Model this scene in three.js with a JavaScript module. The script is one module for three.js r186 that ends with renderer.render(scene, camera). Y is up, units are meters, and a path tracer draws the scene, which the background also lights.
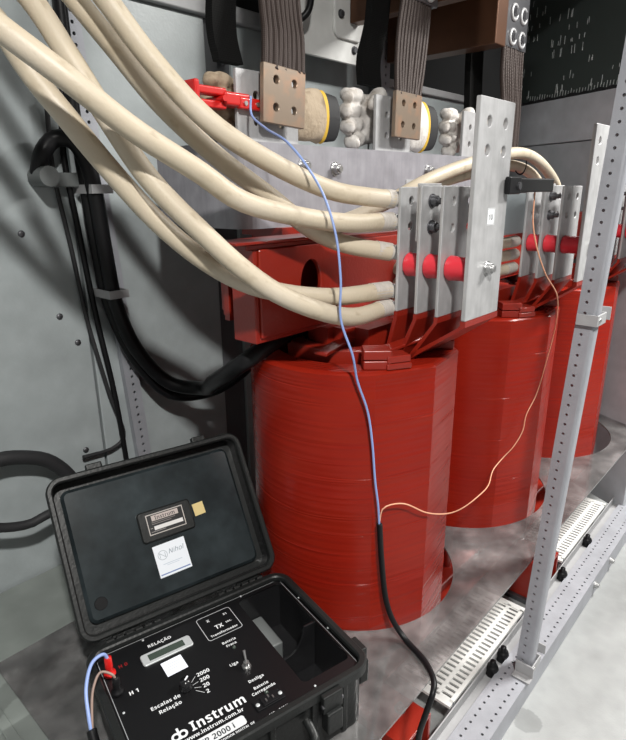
import * as THREE from 'three';
import { RoundedBoxGeometry } from 'three/addons/geometries/RoundedBoxGeometry.js';
import { MarchingCubes } from 'three/addons/objects/MarchingCubes.js';
import { mergeGeometries, mergeVertices, toCreasedNormals } from 'three/addons/utils/BufferGeometryUtils.js';
import { RectAreaLightUniformsLib } from 'three/addons/lights/RectAreaLightUniformsLib.js';

// ------------------------------------------------------------------ camera, light, exposure
RectAreaLightUniformsLib.init();
const scene = new THREE.Scene();
scene.background = new THREE.Color(0x000000);
const renderer = new THREE.WebGLRenderer({ antialias: true });
renderer.toneMapping = THREE.LinearToneMapping;
renderer.toneMappingExposure = 1.0;
renderer.shadowMap.enabled = true;

const camera = new THREE.PerspectiveCamera(65.98, 626 / 740, 0.02, 60);
{
  const p = THREE.MathUtils.degToRad(17.6), y = THREE.MathUtils.degToRad(47.9), r = THREE.MathUtils.degToRad(-0.5);
  const f = new THREE.Vector3(Math.sin(y) * Math.cos(p), -Math.sin(p), -Math.cos(y) * Math.cos(p));
  const rt = new THREE.Vector3(Math.cos(y), 0, Math.sin(y));
  const up = new THREE.Vector3().crossVectors(rt, f);
  camera.position.set(0, 1.5, 0);
  camera.up.copy(rt).multiplyScalar(-Math.sin(r)).addScaledVector(up, Math.cos(r));
  camera.lookAt(f.add(camera.position));
}
scene.add(camera);
// ceiling lamps of the switch room: [x, z, length, width, turn, intensity]
const LAMPS = [
  { x: -0.3, z: 0.75, l: 0.15, w: 0.15, turn: 0.6, i: 1650, label: 'small square ceiling spot lamp above the open side of the cubicle' },
  { x: 3.0, z: 0.55, l: 1.2, w: 0.3, turn: 0, i: 165, label: 'long ceiling lamp over the pale aisle floor' },
];
const LAMP_Y = 2.96;

// ------------------------------------------------------------------ helpers
let seed = 7;
const rnd = () => { seed = (seed * 1664525 + 1013904223) >>> 0; return seed / 4294967296; };
const V = (x, y, z) => new THREE.Vector3(x, y, z);
const used = {};
function numbered(n) { const k = used[n] = (used[n] ?? -1) + 1; return k ? `${n}_${String(k).padStart(3, '0')}` : n; }
function shade(o) { o.traverse(c => { if (c.isMesh) { c.castShadow = true; c.receiveShadow = true; } }); return o; }
function thing(name, label, category, group, pos = [0, 0, 0]) {
  const g = new THREE.Group(); g.name = numbered(name); g.position.set(...pos);
  g.userData = { label, category }; if (group) g.userData.group = group;
  scene.add(g); return g;
}
function structure(name, label, category) {
  const g = new THREE.Group(); g.name = name; g.userData = { label, category, kind: 'structure' }; scene.add(g); return g;
}
function part(name, geo, mat, parent, label) {
  const m = new THREE.Mesh(geo, mat); m.name = name; m.castShadow = m.receiveShadow = true;
  if (label) m.userData.label = label;
  parent.add(m); return m;
}
function solo(name, geo, mat, label, category, group) {
  const m = part(numbered(name), geo, mat, scene, label); m.userData.category = category; if (group) m.userData.group = group; return m;
}
function dup(root, d, label, group) {
  const r = root.clone(); r.userData = { ...root.userData }; r.name = numbered(root.name.replace(/_\d{3}$/, '')); scene.add(r);
  r.position.add(V(...d)); if (label) r.userData.label = label; if (group) r.userData.group = group; return r;
}
// uv in metres, by the main direction of each face
function uvm(geo) {
  const g = geo.index ? geo.toNonIndexed() : geo;
  const p = g.attributes.position, n = p.count, uv = new Float32Array(n * 2);
  const a = V(), b = V(), c = V(), e = V(), f = V();
  for (let i = 0; i < n; i += 3) {
    a.fromBufferAttribute(p, i); b.fromBufferAttribute(p, i + 1); c.fromBufferAttribute(p, i + 2);
    e.subVectors(b, a); f.subVectors(c, a); e.cross(f);
    const ax = Math.abs(e.x), ay = Math.abs(e.y), az = Math.abs(e.z);
    for (let k = 0; k < 3; k++) {
      const X = p.getX(i + k), Y = p.getY(i + k), Z = p.getZ(i + k), o = (i + k) * 2;
      if (ay >= ax && ay >= az) { uv[o] = X; uv[o + 1] = Z; } else if (ax >= az) { uv[o] = Z; uv[o + 1] = Y; } else { uv[o] = X; uv[o + 1] = Y; }
    }
  }
  g.setAttribute('uv', new THREE.BufferAttribute(uv, 2)); return g;
}
function box(x0, x1, y0, y1, z0, z1, r = 0) {
  const w = x1 - x0, h = y1 - y0, d = z1 - z0;
  const g = r ? new RoundedBoxGeometry(w, h, d, 2, Math.min(r, w / 2.01, h / 2.01, d / 2.01)) : new THREE.BoxGeometry(w, h, d);
  g.translate((x0 + x1) / 2, (y0 + y1) / 2, (z0 + z1) / 2); return uvm(g);
}
function cyl(r0, r1, h, seg = 20) { return new THREE.CylinderGeometry(r1, r0, h, seg); }   // r0 bottom
const merge = list => mergeGeometries(list.map(g => { const q = g.index ? g.toNonIndexed() : g; for (const k of Object.keys(q.attributes)) if (!['position', 'normal', 'uv'].includes(k)) q.deleteAttribute(k); return q; }));
function curve(pts, t = 0.5) { return new THREE.CatmullRomCurve3(pts.map(p => V(...p)), false, 'centripetal', t); }
function tube(pts, r, seg = 60, rad = 12, caps = true) {
  const c = curve(pts), g = new THREE.TubeGeometry(c, seg, r, rad, false);
  const L = c.getLength(), uv = g.attributes.uv;
  for (let i = 0; i < uv.count; i++) uv.setXY(i, uv.getX(i) * L, uv.getY(i) * 2 * Math.PI * r);
  if (!caps) return g;
  const out = [g];
  for (const t of [0, 1]) {
    const d = new THREE.SphereGeometry(r, rad, 6); d.scale(1, 1, 0.25);
    const q = new THREE.Quaternion().setFromUnitVectors(V(0, 0, 1), c.getTangentAt(t)); d.applyQuaternion(q); d.translate(...c.getPointAt(t).toArray()); out.push(d);
  }
  return merge(out);
}
function rod(a, b, r, seg = 14, r2 = r) {
  const A = V(...a), B = V(...b), d = new THREE.Vector3().subVectors(B, A), g = cyl(r, r2, d.length(), seg);
  g.translate(0, d.length() / 2, 0); g.applyQuaternion(new THREE.Quaternion().setFromUnitVectors(V(0, 1, 0), d.normalize())); g.translate(...a); return g;
}
function rrect(w, h, r, x = 0, y = 0) {   // rounded rectangle from its lower left corner
  const s = new THREE.Shape();
  s.moveTo(x + r, y); s.lineTo(x + w - r, y); s.absarc(x + w - r, y + r, r, -Math.PI / 2, 0, false); s.lineTo(x + w, y + h - r); s.absarc(x + w - r, y + h - r, r, 0, Math.PI / 2, false);
  s.lineTo(x + r, y + h); s.absarc(x + r, y + h - r, r, Math.PI / 2, Math.PI, false); s.lineTo(x, y + r); s.absarc(x + r, y + r, r, Math.PI, 1.5 * Math.PI, false); return s;
}
function hole(s, x, y, r) { const h = new THREE.Path(); h.absarc(x, y, r, 0, Math.PI * 2, true); s.holes.push(h); }
function ext(s, depth, bevel = 0, seg = 8) {
  return new THREE.ExtrudeGeometry(s, { depth: depth - 2 * bevel, bevelEnabled: bevel > 0, bevelThickness: bevel, bevelSize: bevel, bevelOffset: -bevel, bevelSegments: 1, curveSegments: seg }).translate(0, 0, bevel);
}
function hexBolt(r, h, shank = 0) {     // axis +z, base at 0
  const g = [new THREE.CylinderGeometry(r * 1.25, r * 1.25, 0.0025, 24).rotateX(Math.PI / 2).translate(0, 0, 0.00125), new THREE.CylinderGeometry(r * 0.94, r, h, 6).rotateX(Math.PI / 2).translate(0, 0, h / 2 + 0.0025)];
  if (shank) g.push(new THREE.CylinderGeometry(r * 0.55, r * 0.55, shank, 14).rotateX(Math.PI / 2).translate(0, 0, h + shank / 2));
  return merge(g);
}

// ------------------------------------------------------------------ textures
function hash(x, y, s) { let h = (x * 374761393 + y * 668265263 + s * 974634133) | 0; h = Math.imul(h ^ (h >>> 13), 1274126177); return ((h ^ (h >>> 16)) >>> 0) / 4294967296; }
function vnoise(x, y, px, py, s) {
  const xi = Math.floor(x), yi = Math.floor(y), fx = x - xi, fy = y - yi, u = fx * fx * (3 - 2 * fx), v = fy * fy * (3 - 2 * fy);
  const w = (a, m) => ((a % m) + m) % m;
  const q = (i, j) => hash(w(xi + i, px), w(yi + j, py), s);
  return (q(0, 0) * (1 - u) + q(1, 0) * u) * (1 - v) + (q(0, 1) * (1 - u) + q(1, 1) * u) * v;
}
function fbm(u, v, f, s, oct = 4, ay = 1) { let a = 0, w = 0.5, t = 0; for (let i = 0; i < oct; i++) { a += w * vnoise(u * f, v * f * ay, f, Math.max(1, Math.round(f * ay)), s + i); t += w; w *= 0.5; f *= 2; } return a / t; }
function tex(n, metres, fn, color = true) {
  const d = new Uint8Array(n * n * 4);
  for (let j = 0; j < n; j++) for (let i = 0; i < n; i++) { const c = fn(i / n, j / n), o = (j * n + i) * 4; for (let k = 0; k < 3; k++) d[o + k] = Math.max(0, Math.min(255, 255 * (Array.isArray(c) ? c[k] : c))); d[o + 3] = 255; }
  const t = new THREE.DataTexture(d, n, n); t.wrapS = t.wrapT = THREE.RepeatWrapping; t.magFilter = THREE.LinearFilter; t.minFilter = THREE.LinearMipmapLinearFilter; t.generateMipmaps = true;
  t.repeat.set(1 / metres, 1 / metres); if (color) t.colorSpace = THREE.SRGBColorSpace; t.needsUpdate = true; return t;
}
const clamp = (x, a = 0, b = 1) => Math.min(b, Math.max(a, x));
const tGrain = tex(256, 0.5, (u, v) => 0.86 + 0.14 * fbm(u, v, 8, 3, 5));
const tGrainRough = tex(256, 0.5, (u, v) => 0.75 + 0.25 * fbm(u, v, 6, 9, 5), false);
const tFine = tex(256, 0.12, (u, v) => fbm(u, v, 24, 5, 3), false);
const tAlu = tex(256, 0.25, (u, v) => 0.74 + 0.2 * fbm(u, v, 6, 21, 4) + 0.06 * fbm(u, v, 40, 22, 2, 0.1));
const tConcrete = tex(512, 2.2, (u, v) => { const a = fbm(u, v, 5, 31, 5), b = fbm(u, v, 40, 33, 3); return 0.7 + 0.22 * a + 0.12 * b - (fbm(u, v, 16, 35, 3) > 0.72 ? 0.12 : 0); });
const tDust = tex(512, 0.7, (u, v) => { const a = fbm(u, v, 6, 41, 5), b = fbm(u, v, 30, 43, 3); return clamp(0.46 + 0.6 * a + 0.2 * (b - 0.5)); });
const tDustR = tex(512, 0.7, (u, v) => clamp(0.25 + 0.6 * fbm(u, v, 6, 41, 5)), false);
const tCable = tex(256, 0.4, (u, v) => { const a = fbm(u, v, 4, 51, 4), b = fbm(u, v, 16, 53, 3); const s = clamp((b - 0.66) * 2.2); return [0.96 - 0.06 * a - 0.16 * s, 0.95 - 0.07 * a - 0.18 * s, 0.92 - 0.1 * a - 0.2 * s]; });
const tCopper = tex(256, 0.18, (u, v) => { const a = fbm(u, v, 4, 61, 5), k = clamp((a - 0.52) * 3.5); return [0.68 + 0.14 * k, 0.63 + 0.03 * k, 0.59 - 0.02 * k]; });
const tBraid = tex(256, 0.06, (u, v) => { const w = Math.sin((u + v) * Math.PI * 2 * 6) * Math.sin((u - v) * Math.PI * 2 * 6); return 0.45 + 0.3 * w + 0.25 * fbm(u, v, 10, 71, 2); }, false);
const tLeather = tex(256, 0.15, (u, v) => { const a = fbm(u, v, 7, 81, 4), s = clamp((fbm(u, v, 5, 83, 4) - 0.5) * 2.4); return [0.95 - 0.08 * a - 0.24 * s, 0.94 - 0.09 * a - 0.26 * s, 0.92 - 0.1 * a - 0.28 * s]; });
const tPaint = tex(256, 0.6, (u, v) => { const a = fbm(u, v, 6, 91, 4), b = fbm(u, v, 2, 93, 2, 16); return [0.93 + 0.07 * a, 0.8 + 0.2 * a - 0.08 * b, 0.8 + 0.2 * a]; });
const tWrap = tex(512, 0.5, (u, v) => { const w = 0.012 * fbm(u, v, 3, 99, 2); return 0.62 * (0.5 + 0.5 * Math.sin((v + w) * Math.PI * 2 * 40)) * (0.3 + 1.2 * fbm(u, v, 6, 94, 3, 3)) + 0.2 * fbm(u, v, 3, 95, 3, 12) + 0.15 * fbm(u, v, 14, 97, 3); }, false);

// ------------------------------------------------------------------ materials
const lin = (r, g, b) => new THREE.Color().setRGB(r, g, b);
const S = (o) => new THREE.MeshStandardMaterial(o), P = (o) => new THREE.MeshPhysicalMaterial(o);
const M = {
  wall: S({ color: lin(0.42, 0.46, 0.47), map: tGrain, roughness: 0.42, roughnessMap: tGrainRough, bumpMap: tFine, bumpScale: 0.0002 }),
  wallDark: S({ color: lin(0.12, 0.125, 0.135), map: tGrain, roughness: 0.6 }),
  black: S({ color: lin(0.012, 0.012, 0.013), roughness: 0.7 }),
  roomWall: S({ color: lin(0.3, 0.3, 0.3), map: tGrain, roughness: 0.9 }),
  ceiling: S({ color: lin(0.4, 0.4, 0.4), roughness: 0.95 }),
  floor: S({ color: lin(0.4, 0.41, 0.41), map: tConcrete, roughness: 0.45, roughnessMap: tGrainRough, bumpMap: tFine, bumpScale: 0.0004 }),
  galv: S({ color: lin(0.42, 0.43, 0.47), map: tGrain, roughness: 0.5, metalness: 0.25, bumpMap: tFine, bumpScale: 0.0002 }),
  frame: S({ color: lin(0.42, 0.42, 0.43), map: tGrain, roughness: 0.5, metalness: 0.1 }),
  alu: S({ color: lin(0.62, 0.62, 0.63), map: tAlu, roughness: 0.45, metalness: 0.3, bumpMap: tFine, bumpScale: 0.00015 }),
  aluMatt: S({ color: lin(0.42, 0.41, 0.45), map: tAlu, roughness: 0.5, metalness: 0.3 }),
  steel: S({ color: lin(0.5, 0.5, 0.5), roughness: 0.32, metalness: 0.9 }),
  steelDark: S({ color: lin(0.14, 0.14, 0.15), roughness: 0.4, metalness: 0.8 }),
  red: P({ color: lin(0.275, 0.018, 0.007), map: tPaint, roughness: 0.27, specularIntensity: 0.42, bumpMap: tWrap, bumpScale: 0.0006 }),
  redSteel: P({ color: lin(0.27, 0.02, 0.008), map: tPaint, roughness: 0.34, bumpMap: tFine, bumpScale: 0.0003, clearcoat: 0.3, clearcoatRoughness: 0.2 }),
  insulator: P({ color: lin(0.72, 0.035, 0.055), roughness: 0.35, clearcoat: 0.2 }),
  clipRed: P({ color: lin(0.6, 0.012, 0.01), roughness: 0.35, clearcoat: 0.3 }),
  cable: P({ color: lin(0.66, 0.59, 0.51), map: tCable, roughness: 0.5, bumpMap: tFine, bumpScale: 0.0003, clearcoat: 0.12, clearcoatRoughness: 0.4 }),
  ferrule: S({ color: lin(0.62, 0.57, 0.52), roughness: 0.55, map: tGrain }),
  rubber: P({ color: lin(0.008, 0.008, 0.009), roughness: 0.4, specularIntensity: 0.45 }),
  rubberMatt: S({ color: lin(0.02, 0.02, 0.022), roughness: 0.65, bumpMap: tFine, bumpScale: 0.0004 }),
  wireBlue: S({ color: lin(0.24, 0.33, 0.62), roughness: 0.4 }),
  wirePink: S({ color: lin(0.72, 0.36, 0.22), roughness: 0.45 }),
  copper: S({ color: lin(0.6, 0.55, 0.48), map: tCopper, roughness: 0.4, metalness: 0.45 }),
  copperBar: S({ color: lin(0.12, 0.055, 0.03), map: tGrain, roughness: 0.42, metalness: 0.6 }),
  braid: S({ color: lin(0.045, 0.031, 0.027), roughness: 0.6, metalness: 0.35, bumpMap: tBraid, bumpScale: 0.0016 }),
  strap: P({ color: lin(0.006, 0.006, 0.006), roughness: 0.8, specularIntensity: 0.3, bumpMap: tBraid, bumpScale: 0.001 }),
  leather: S({ color: lin(0.8, 0.79, 0.8), map: tLeather, roughness: 0.85, bumpMap: tFine, bumpScale: 0.0012 }),
  leatherTan: S({ color: lin(0.52, 0.43, 0.33), map: tLeather, roughness: 0.85, bumpMap: tFine, bumpScale: 0.0012 }),
  yellow: S({ color: lin(0.68, 0.42, 0.04), roughness: 0.7 }),
  cuff: S({ color: lin(0.014, 0.014, 0.016), roughness: 0.7 }),
  sheet: P({ color: lin(0.95, 0.93, 0.93), transmission: 0.84, thickness: 0, roughness: 0.14, roughnessMap: tDustR, map: tDust, ior: 1.49 }),
  whitePaint: S({ color: lin(0.8, 0.8, 0.78), map: tGrain, roughness: 0.5 }),
  casePlastic: P({ color: lin(0.011, 0.012, 0.012), roughness: 0.42, specularIntensity: 0.7, bumpMap: tFine, bumpScale: 0.0004 }),
  caseGloss: P({ color: lin(0.036, 0.047, 0.052), roughness: 0.2, map: tDust }),
  caseGrey: S({ color: lin(0.13, 0.14, 0.14), roughness: 0.5 }),
  plinth: S({ color: lin(0.3, 0.33, 0.31), map: tConcrete, roughness: 0.5 }),
  silver: S({ color: lin(0.5, 0.52, 0.53), roughness: 0.4, metalness: 0.3 }),
  lcd: P({ color: lin(0.045, 0.06, 0.05), roughness: 0.25 }),
  blackGloss: P({ color: lin(0.01, 0.01, 0.011), roughness: 0.22 }),
  sticker: S({ color: lin(0.78, 0.79, 0.83), roughness: 0.5 }),
  foil: S({ color: lin(0.75, 0.6, 0.28), roughness: 0.35, metalness: 0.3 }),
  lamp: S({ color: lin(0.9, 0.9, 0.9), emissive: lin(1, 1, 0.98), emissiveIntensity: 6, roughness: 0.6 }),
  mesh: S({ color: lin(0.6, 0.63, 0.62), roughness: 0.4, metalness: 0.5 }),
  darkGlass: P({ color: lin(0.07, 0.085, 0.08), roughness: 0.3 }),
  barrier: P({ color: lin(0.16, 0.18, 0.19), roughness: 0.3 }),
};

// ------------------------------------------------------------------ the room
const XL = -2.2, XR = 5.2, ZF = 3.2, ZB = -2.1, HC = 3.05;
{
  part('slab', box(XL, XR, -0.1, 0, ZB, ZF), M.floor, structure('floor', 'pale grey screed floor of the switch room', 'floor'));
  part('slab', box(XL, XR, HC, HC + 0.1, ZB, ZF), M.ceiling, structure('ceiling', 'white ceiling of the switch room', 'ceiling'));
  part('leaf', box(XL - 0.1, XL, -0.1, HC + 0.1, ZB - 0.1, ZF + 0.1), M.roomWall, structure('wall_left', 'off-white room wall beyond the cubicle end', 'wall'));
  part('leaf', box(XR, XR + 0.1, -0.1, HC + 0.1, ZB - 0.1, ZF + 0.1), M.roomWall, structure('wall_right', 'off-white far end wall of the switch room', 'wall'));
  part('leaf', box(XL, XR, -0.1, HC + 0.1, ZF, ZF + 0.1), M.roomWall, structure('wall_front', 'off-white room wall facing the cubicle', 'wall'));
}
// cubicle back wall: grey sheet panels on a black carcass
{
  const w = structure('wall_back', 'blue-grey sheet metal back wall of the transformer cubicle', 'wall');
  part('carcass', box(XL, XR, -0.1, HC + 0.1, ZB - 0.1, ZB), M.black, w);
  const sheets = [[-1.6, 0.735, 0, 1.985], [0.742, 1.205, 0, 1.985], [1.305, 2.02, 0, 1.985], [2.03, 3.1, 0, 1.9]];
  for (const [x0, x1, y0, y1] of sheets) part('sheet_panel', box(x0, x1, y0, y1, -1.535, -1.51, 0.004), M.wall, w);
  part('dark_post', box(1.2, 1.31, 0, 1.985, -1.56, -1.522), M.wallDark, w, 'dark grey post between the sheets');
  part('top_rail', box(-1.6, 2.02, 1.985, 2.03, -1.56, -1.49, 0.005), M.frame, w);
  part('top_rail', box(2.03, 3.1, 1.9, 1.93, -1.56, -1.49, 0.005), M.frame, w);
  for (const [x, y] of [[0.595, 1.4], [0.66, 1.18], [0.7, 1.1], [0.68, 0.78], [0.78, 1.86], [0.86, 1.9], [1.27, 1.87], [0.835, 1.46], [1.5, 1.84], [1.42, 1.82], [2.35, 1.76]]) {
    const b = part('rivet', new THREE.SphereGeometry(0.009, 12, 6).scale(1, 1, 0.5), M.steelDark, w); b.position.set(x, y, -1.51);
  }
}
{   // cubicle roof keeps the upper part of the cubicle dark
  const r = thing('cubicle_roof', 'dark sheet roof over the transformer cubicle', 'roof');
  part('sheet', box(0.2, 3.4, 2.6, 2.63, -2.05, -0.46), M.wallDark, r);
  part('front_beam', box(0.2, 3.4, 2.52, 2.6, -0.5, -0.45), M.galv, r);
}
{   // angled end door with the netted window
  const d = structure('door_1', 'dark grey cubicle end door with a netted window', 'door');
  d.position.set(3.14, 0, -1.34); d.rotation.y = Math.atan2(-0.6, -0.3);      // local +x runs toward the aisle
  part('lower_panel', box(-0.2, 0.95, 0.05, 1.7, -0.02, 0.02, 0.004), S({ color: lin(0.48, 0.5, 0.53), map: tGrain, roughness: 0.5 }), d);
  part('rail', box(-0.2, 0.95, 1.703, 1.9, -0.03, 0.03, 0.004), S({ color: lin(0.62, 0.64, 0.68), map: tGrain, roughness: 0.55 }), d);
  part('pane', box(-0.2, 0.95, 1.9, 2.44, -0.01, 0.0), M.darkGlass, d, 'dark window pane');
  const gs = []; for (let i = 0; i < 40; i++) { const x = -0.2 + i * 0.029, h = 0.022 + 0.01 * rnd(); gs.push([x, 1.897 + 0.012 * rnd(), 0.02]); }
  for (const z of [0.018, -0.028]) part('window_seal', tube(gs.map(p => [p[0], p[1], z]), 0.011, 90, 8), M.rubberMatt, d, 'torn black window seal');
  const wires = [];
  for (const zz of [0.006, -0.016]) {
    for (let k = 0; k < 260; k++) {     // stray bright ends of the wire netting, in rows
      const row = Math.floor(rnd() * 9), x = -0.1 + rnd() * 1.0, y = 1.93 + row * 0.052 + 0.006 * rnd(), h = 0.012 + 0.03 * rnd();
      const clump = vnoise(x * 7, row * 1.7, 64, 64, 5); if (clump < 0.56) continue;
      wires.push(rod([x, y, zz], [x + 0.006 * (rnd() - 0.5), y + h, zz], 0.0013, 5));
    }
    for (let k = 0; k < 34; k++) wires.push(rod([0.04 + k * 0.017, 1.915, zz], [0.042 + k * 0.017, 1.93 + 0.014 * rnd(), zz], 0.0016, 5));
  }
  const wm = part('wire_netting', merge(wires), M.mesh, d, 'frayed bright wire netting'); wm.userData.kind = 'stuff';
}
for (const L of LAMPS) {
  const g = thing('ceiling_lamp', L.label, 'lamp', null, [L.x, LAMP_Y, L.z]); g.rotation.y = L.turn;
  part('housing', box(-L.l / 2 - 0.02, L.l / 2 + 0.02, 0.012, HC - LAMP_Y, -L.w / 2 - 0.02, L.w / 2 + 0.02, 0.01), M.whitePaint, g);
  part('diffuser', box(-L.l / 2, L.l / 2, 0, 0.012, -L.w / 2, L.w / 2), M.lamp, g);
  const a = new THREE.RectAreaLight(0xfffdf8, L.i, L.l, L.w); a.position.set(L.x, LAMP_Y - 0.006, L.z); a.rotation.set(-Math.PI / 2, 0, L.turn, 'XYZ'); a.name = 'lamp_light'; a.castShadow = true; scene.add(a);
}

// ------------------------------------------------------------------ transformer coils
const PITCH = 0.68, CX = 1.106, CZ = -0.863, Y0 = 0.36, Y1 = 1.13;
function coilGeometry() {
  const R = 0.26, RI = 0.19, deg = Math.PI / 180, creases = [131, 97, 63, 29];
  const ang = []; for (let a = 131; a < 131 + 258; a += 4) ang.push(a); ang.push(389);
  const pts = ang.map(a => [a, R]);
  for (let k = creases.length - 1; k > 0; k--) {      // flats between the creases
    const a0 = creases[k], a1 = creases[k - 1];
    for (let i = 1; i < 8; i++) { const a = a0 + (a1 - a0) * i / 8; pts.push([a + 360, R * Math.cos((a1 - a0) / 2 * deg) / Math.cos((a - (a0 + a1) / 2) * deg) * 0.8 + R * 0.2]); }
    if (k > 1) pts.push([a1 + 360, R * 1.004]);
  }
  const prof = [];  // [inset, y]
  const n = 38, h = (Y1 - Y0 - 0.012);
  prof.push([R - RI, Y0]); prof.push([0.008, Y0]);
  for (let i = 0; i < n; i++) { const y = Y0 + 0.006 + h * i / n, d = 0.0004 + 0.0007 * hash(i, 3, 5); prof.push([d, y], [0.0004 * hash(i, 1, 9), y + h / n * 0.55], [d * 0.7, y + h / n * 0.97]); }
  prof.push([0.004, Y1 - 0.003], [0.01, Y1], [R - RI - 0.004, Y1], [R - RI, Y1 - 0.006], [R - RI, Y0]);
  const pos = [], uv = [], idx = [], N = pts.length, K = prof.length;
  for (let k = 0; k < K; k++) for (let i = 0; i <= N; i++) {
    const [a, r0] = pts[i % N]; const t = a * deg, r = prof[k][0] >= R - RI - 0.005 ? R - prof[k][0] : r0 - prof[k][0];
    const yy = prof[k][1] + (k > 2 && k < K - 6 ? 0.006 * Math.sin(t * 1 + k * 0.9) * Math.min(1, (K - 6 - k) / 6, k / 6) : 0);
    pos.push(r * Math.cos(t), yy, r * Math.sin(t)); uv.push((i === N ? 491 : a) * deg * R, prof[k][1] - prof[k][0]);
  }
  for (let k = 0; k < K - 1; k++) for (let i = 0; i < N; i++) { const a = k * (N + 1) + i, b = a + 1, c = a + N + 1, d = c + 1; idx.push(a, c, b, b, c, d); }
  const g = new THREE.BufferGeometry(); g.setAttribute('position', new THREE.Float32BufferAttribute(pos, 3)); g.setAttribute('uv', new THREE.Float32BufferAttribute(uv, 2)); g.setIndex(idx);
  return toCreasedNormals(g, 0.22);
}
function ring(r0, r1, y0, y1) { return new THREE.LatheGeometry([[r1, y0], [r0, y0], [r0, y1], [r0 - 0.004, y1 + 0.003], [r1 + 0.004, y1 + 0.003], [r1, y1], [r1, y0]].map(p => new THREE.Vector2(...p)), 64); }
const coil0 = thing('transformer_coil', 'red resin coil with a blue wire hanging down its front, beside the open black case', 'coil', 'transformer coils', [CX, 0, CZ]);
{
  part('winding', coilGeometry(), M.red, coil0);
  part('inner_winding', ring(0.165, 0.125, 0.45, 1.15), M.redSteel, coil0);
  const stack = []; for (let i = 0; i < 5; i++) { const w = [0.07, 0.1, 0.12, 0.1, 0.07][i]; stack.push(box(-w, w, 0.3, 1.19, -0.1 + i * 0.04, -0.06 + i * 0.04)); }
  part('core_leg', merge(stack), M.redSteel, coil0);
  for (const [a, r, h] of [[118, 0.225, 0.03], [60, 0.225, 0.05], [300, 0.225, 0.055], [250, 0.225, 0.05], [20, 0.22, 0.05]]) {
    const t = a * Math.PI / 180;
    const b = part('spacer_block', merge([box(-0.024, 0.024, 0, h * 0.45, -0.03, 0.03, 0.003), box(-0.022, 0.022, h * 0.47, h, -0.028, 0.028, 0.003)]), M.redSteel, coil0); b.position.set(r * Math.cos(t), Y1, r * Math.sin(t)); b.rotation.y = -t;
  }
  const fb = part('spacer_block', merge([box(-0.025, 0.025, 0, 0.02, -0.03, 0.03, 0.003), box(-0.025, 0.025, 0.022, 0.043, -0.03, 0.03, 0.003)]), M.redSteel, coil0);
  fb.position.set(-0.135, Y1, 0.17); fb.rotation.y = 0.75;
  // flat resin straps lying across the top
  for (const [x, z, t, l] of [[-0.1, 0.05, 0.15, 0.2], [-0.02, 0.165, -0.1, 0.16]]) { const s = part('top_strap', box(-l / 2, l / 2, 0, 0.008, -0.016, 0.016, 0.002), M.redSteel, coil0); s.position.set(x, Y1 + 0.026, z); s.rotation.set(0.05, t, 0.06); }
  for (let k = 0; k < 4; k++) { const t = (k * 90 + 45) * Math.PI / 180; const b = part('support_block', box(-0.03, 0.03, 0.34, Y0, -0.03, 0.03, 0.003), M.redSteel, coil0); b.position.set(0.215 * Math.cos(t), 0, 0.215 * Math.sin(t)); }
}
const coil1 = dup(coil0, [PITCH, 0, 0], 'middle red resin coil, the pale thin wire swinging across its face');
const coil2 = dup(coil0, [2 * PITCH, 0, 0], 'red resin coil behind the perforated upright, beside the end door');

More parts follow.
